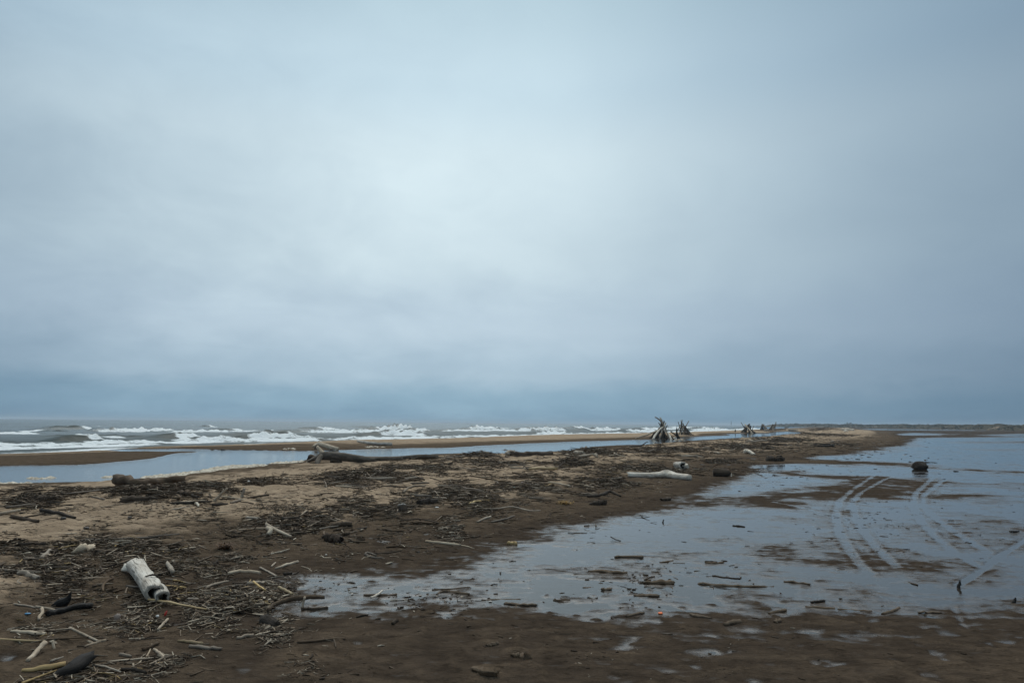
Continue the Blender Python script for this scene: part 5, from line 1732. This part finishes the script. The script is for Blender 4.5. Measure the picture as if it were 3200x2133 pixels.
def build_cluster_sticks():
    rr = np.random.RandomState(5)
    looks = [('thin', 'pale', 'pale'), ('thick', 'pale', 'pale'), ('thin', 'grey', 'grey'), ('thick', 'grey', 'grey'), ('thin', 'brown', 'brown'), ('thick', 'brown', 'brown'),
             ('thin', 'dark', 'dark'), ('thick', 'dark', 'dark')]
    for where, u, v, ru, rv, n, (l0, l1), (r0, r1), heap, grp in CLUSTERS:
        made = {}
        for i in range(int(n * .8)):
            th, q = rr.rand() * 6.283, math.sqrt(rr.rand())
            g = G(u + ru * q * math.cos(th), v + rv * q * math.sin(th))
            size, word, mat = looks[rr.choice(8, p=[.2, .12, .2, .12, .14, .08, .08, .06])]
            if word == 'pale' and rr.rand() < .2:
                word, mat = 'yellowish', 'reed'
            L = l0 + (l1 - l0) * rr.rand() ** 1.6
            R = (r0 + (r1 - r0) * rr.rand()) * (1.25 if size == 'thick' else .7)
            yaw = rr.normal(0, .6) if rr.rand() < .6 else rr.rand() * 6.283
            pit = rr.normal(0, .05 + .5 * heap)
            d = np.array([math.cos(yaw) * math.cos(pit), math.sin(yaw) * math.cos(pit), math.sin(pit)])
            sd_ = np.array([-math.sin(yaw), math.cos(yaw), 0])
            bend = rr.normal(0, .10) * L
            c = g + np.array([0, 0, R * .6 + .6 * heap * (1 - q) * rr.rand() + abs(math.sin(pit)) * L * .3])
            pts = [c - d * L * .5, c - d * L * .12 + sd_ * bend, c + d * L * .2 + sd_ * bend * .7, c + d * L * .5]
            me, org = tube_mesh('driftwood_stick', pts, [R, R * .95, R * .9, R * .6], rings=7, sides=6, lump=.14, wob=.2, ends=('jag', 'jag'), seed=rr.randint(1 << 30))
            o = put('driftwood_stick', me, W[mat], org)
            tag(o, None, 'stick', grp)
            made.setdefault('%s %s' % (size, word), []).append((math.atan2(c[0], c[1]), o))
        for look, lst in made.items():
            lst.sort(key=lambda e: e[0])
            for i, (_, o) in enumerate(lst):
                which = '' if len(lst) == 1 else ('leftmost ' if i == 0 else 'rightmost ' if i == len(lst) - 1 else ORD[i] + ' ')
                tail = '' if which.strip() in ('', 'leftmost', 'rightmost') else ', counted from the left'
                o['label'] = which + look + ' stick ' + where + tail


build_cluster_sticks()


# ------------------------------------------------------------------ froth at the lagoon's edge
def froth():
    m = NT('dry_froth')
    n = m.noise(m.pos(), 9.0, 5.0, .7)
    m.bsdf(Base_Color=m.mix(m.mapr(n, .35, .65), (.20, .155, .11), (.62, .57, .46)), Roughness=.9, Normal=m.bump(n, .8, .03))
    rr = np.random.RandomState(3)
    V, F = [], []
    U = [(470, 1492, 22, 5, 60), (510, 1489, 30, 6, 120), (555, 1485, 26, 6, 100), (650, 1474, 22, 6, 110), (690, 1466, 34, 7, 170), (740, 1461, 40, 7, 190), (790, 1459, 40, 6, 130),
         (120, 1494, 50, 3, 12), (330, 1489, 40, 2, 9), (40, 1512, 60, 4, 30), (1170, 1399, 30, 2, 24), (905, 1405, 20, 2, 26), (900, 1447, 60, 4, 60), (600, 1479, 30, 4, 60)]
    for u, v, ru, rv, cnt in U:
        for i in range(cnt):
            a, q = rr.rand() * 6.283, math.sqrt(rr.rand())
            w = flat([u + ru * q * math.cos(a)], [v + rv * q * math.sin(a)], LAG_Z)[0]
            z = max(float(ground_z(w[0], w[1])[0]), LAG_Z)
            s = .03 + .10 * rr.rand() ** 2
            k = len(V)
            V.append((w[0], w[1], z + s * .45))
            for j in range(6):
                V.append((w[0] + 1.5 * s * math.cos(j * 1.047) * rr.uniform(.7, 1.3), w[1] + 1.5 * s * math.sin(j * 1.047) * rr.uniform(.7, 1.3), z - .01))
            for j in range(6):
                F.append((k, k + 1 + j, k + 1 + (j + 1) % 6))
    me = mesh_from('froth', V, F, True)
    tag(put('froth', me, m.m), 'pale dried froth along the edge of the lagoon', 'froth', kind='stuff')


froth()


# ------------------------------------------------------------------ dunes and scrub along the far right
def mat_dune():
    m = NT('dune_sand')
    p = m.pos()
    n = m.noise(p, .12, 5.0, .6)
    up = m.n('ShaderNodeSeparateXYZ')
    geo = m.n('ShaderNodeNewGeometry')
    m.L.new(geo.outputs['Normal'], up.inputs[0])
    veg = m.mapr(m.math('ADD', n, m.math('MULTIPLY', m.attr('veg'), .35)), .40, .54)
    c = m.mix(veg, (.22, .17, .12), m.mix(m.mapr(m.noise(p, .6, 3.0), .35, .65), (.038, .033, .020), (.075, .060, .036)))
    b = m.bsdf(Base_Color=c, Roughness=.95, Normal=m.bump(m.noise(p, 1.2, 4.0), .8, .5))
    b.inputs['Specular IOR Level'].default_value = .05
    return m.m


def dune_profile(az_u):
    """crest height (source pixels above the local horizon) across the picture"""
    return np.interp(az_u, [2380, 2420, 2520, 2600, 2680, 2800, 2950, 3020, 3080, 3120, 3160, 3220, 3400, 3900], [-3, 3.6, 4.4, 4.4, 4.0, 4.2, 5.0, 5.0, 5.0, 6.6, 5.2, 7.5, 8.5, 9])


def build_dunes():
    U = np.linspace(2360, 4600, 420)
    dist = np.interp(U, [2360, 2500, 2900, 3050, 3150, 3300, 4600], [900, 800, 640, 500, 430, 400, 300])
    az = np.arctan((U - 1600) / FPX)
    rows = np.linspace(0, 1, 16)
    V, veg = [], []
    for q in rows:
        r = dist * (1 + .16 * q)
        x, y = r * np.sin(az), r * np.cos(az)
        crest = EYE + dune_profile(U) / FPX * r / np.cos(az) * .9
        prof = np.sin(np.pi * np.clip(q * .62 + .02, 0, 1)) if q < 1 else 0
        z = -.3 + (crest + .3) * prof * (1 + .30 * fbm(x * .035, y * .035, 81, 3)) + .35 * fbm(x * .2, y * .2, 82, 2) * prof
        V.append(np.stack([x, y, z], 1))
        veg.append(.2 + .8 * sstep(.15, .5, np.full(len(U), q)) + .5 * fbm(x * .03, y * .05, 83, 2))
    me = mesh_from('dune_hills', np.concatenate(V), quads(len(rows), len(U), False))
    fattr(me, 'veg', np.concatenate(veg))
    tag(put('dune_hills', me, mat_dune()), kind='structure')
    return U, dist, az


DU, DD, DA = build_dunes()


def mat_leaf(name, c1, c2):
    m = NT(name)
    n = m.noise(m.pos(), .9, 3.0)
    b = m.bsdf(Base_Color=m.mix(m.mapr(n, .35, .65), c1, c2), Roughness=.8)
    b.inputs['Specular IOR Level'].default_value = .1
    return m.m


M_SCRUB = mat_leaf('scrub_leaves', (.045, .046, .026), (.105, .092, .052))
M_SHRUB = mat_leaf('shrub_leaves', (.020, .028, .014), (.060, .070, .032))


def leaf_cloud(rr, c, rad, n, size):
    P = rr.normal(0, .45, (n, 3)) * np.array(rad) + np.array(c)
    P[:, 2] = np.maximum(P[:, 2], c[2] - rad[2] * .7)
    D1 = rr.normal(size=(n, 3))
    D1 /= np.linalg.norm(D1, axis=1)[:, None]
    D2 = np.cross(D1, rr.normal(size=(n, 3)))
    D2 /= np.linalg.norm(D2, axis=1)[:, None]
    s = size * rr.uniform(.5, 1.4, (n, 1))
    return np.stack([P - D1 * s, P + D2 * s * .6, P + D1 * s, P - D2 * s * .6], 1)


def build_scrub():
    rr = np.random.RandomState(9)
    Q = []
    for i in range(620):
        u = rr.uniform(2430, 3420)
        d = np.interp(u, DU, DD) * rr.uniform(1.0, 1.09)
        a = math.atan((u - 1600) / FPX)
        k = (d / np.interp(u, DU, DD) - 1) / .16
        x, y = d * math.sin(a), d * math.cos(a)
        crest = EYE + dune_profile(u) / FPX * d / math.cos(a) * .9
        z = -.3 + (crest + .3) * math.sin(math.pi * (k * .62 + .02))
        sz = rr.uniform(.3, .8) * (d / 500)
        Q.append(leaf_cloud(rr, (x, y, z + sz * .3), (sz * 1.6, sz * 1.6, sz * .7), 26, sz * .45))
    V = np.concatenate(Q).reshape(-1, 3)
    me = mesh_from('dune_scrub', V, np.arange(len(V)).reshape(-1, 4), False)
    tag(put('dune_scrub', me, M_SCRUB), 'low dark scrub and dune grass covering the distant dunes', 'scrub', kind='stuff')


build_scrub()


def shrub(label, u, v, w, h, dist, seed, n=160):
    rr = np.random.RandomState(seed)
    base = at_depth(u, v, dist)
    m = px_m(base)
    root = empty('dune_shrub', base, label, 'shrub')
    for k in range(4):
        a = np.array([rr.normal(0, .12) * w * m, 0, 0])
        b = np.array([rr.normal(0, .32) * w * m, rr.normal(0, .2) * w * m, h * m * rr.uniform(.6, .9)])
        limb('stem', [base + a, base + (a + b) * .5, base + b], [.12, .09, .05], 'dark', root, rings=5, sides=5)
    Q = np.concatenate([leaf_cloud(rr, (rr.normal(0, .34) * w * m, rr.normal(0, .3) * w * m, h * m * rr.uniform(.35, .85)), (.22 * w * m, .22 * w * m, .25 * h * m), n // 6, .055 * w * m) for _ in range(7)])
    V = Q.reshape(-1, 3)
    me = mesh_from('crown', V, np.arange(len(V)).reshape(-1, 4), False)
    put('crown', me, M_SHRUB, (0, 0, 0), root)


shrub('tallest distant shrub, standing up from the far dune skyline', 2652, 1330, 13, 10, 700, 1)
shrub('small distant shrub just right of the tallest distant one', 2668, 1330, 8, 6, 700, 2)
shrub('dark round bush on the sandy dune face at the far right', 3062, 1342, 16, 10, 455, 3)
shrub('dark bush at the right-hand foot of the sandy dune face', 3100, 1343, 20, 10, 440, 4)
shrub('lone low bush standing on the flat before the dunes', 2948, 1340, 12, 6, 470, 5)


# ------------------------------------------------------------------ sea air: one even box of haze round the place
def build_haze():
    m = NT('haze_air')
    v = m.n('ShaderNodeVolumePrincipled', Color=(.72, .86, .98), Density=.00032, Anisotropy=.2)
    m.L.new(v.outputs[0], m.out.inputs['Volume'])
    X0, X1, Y0, Y1, Z0, Z1 = -31000, 31000, -6000, 31000, -3.0, 14.0
    V = [(x, y, z) for z in (Z0, Z1) for y in (Y0, Y1) for x in (X0, X1)]
    F = [(0, 2, 3, 1), (4, 5, 7, 6), (0, 1, 5, 4), (2, 6, 7, 3), (0, 4, 6, 2), (1, 3, 7, 5)]
    o = put('haze', mesh_from('haze', V, F, False), m.m)
    tag(o, kind='stuff')


build_haze()
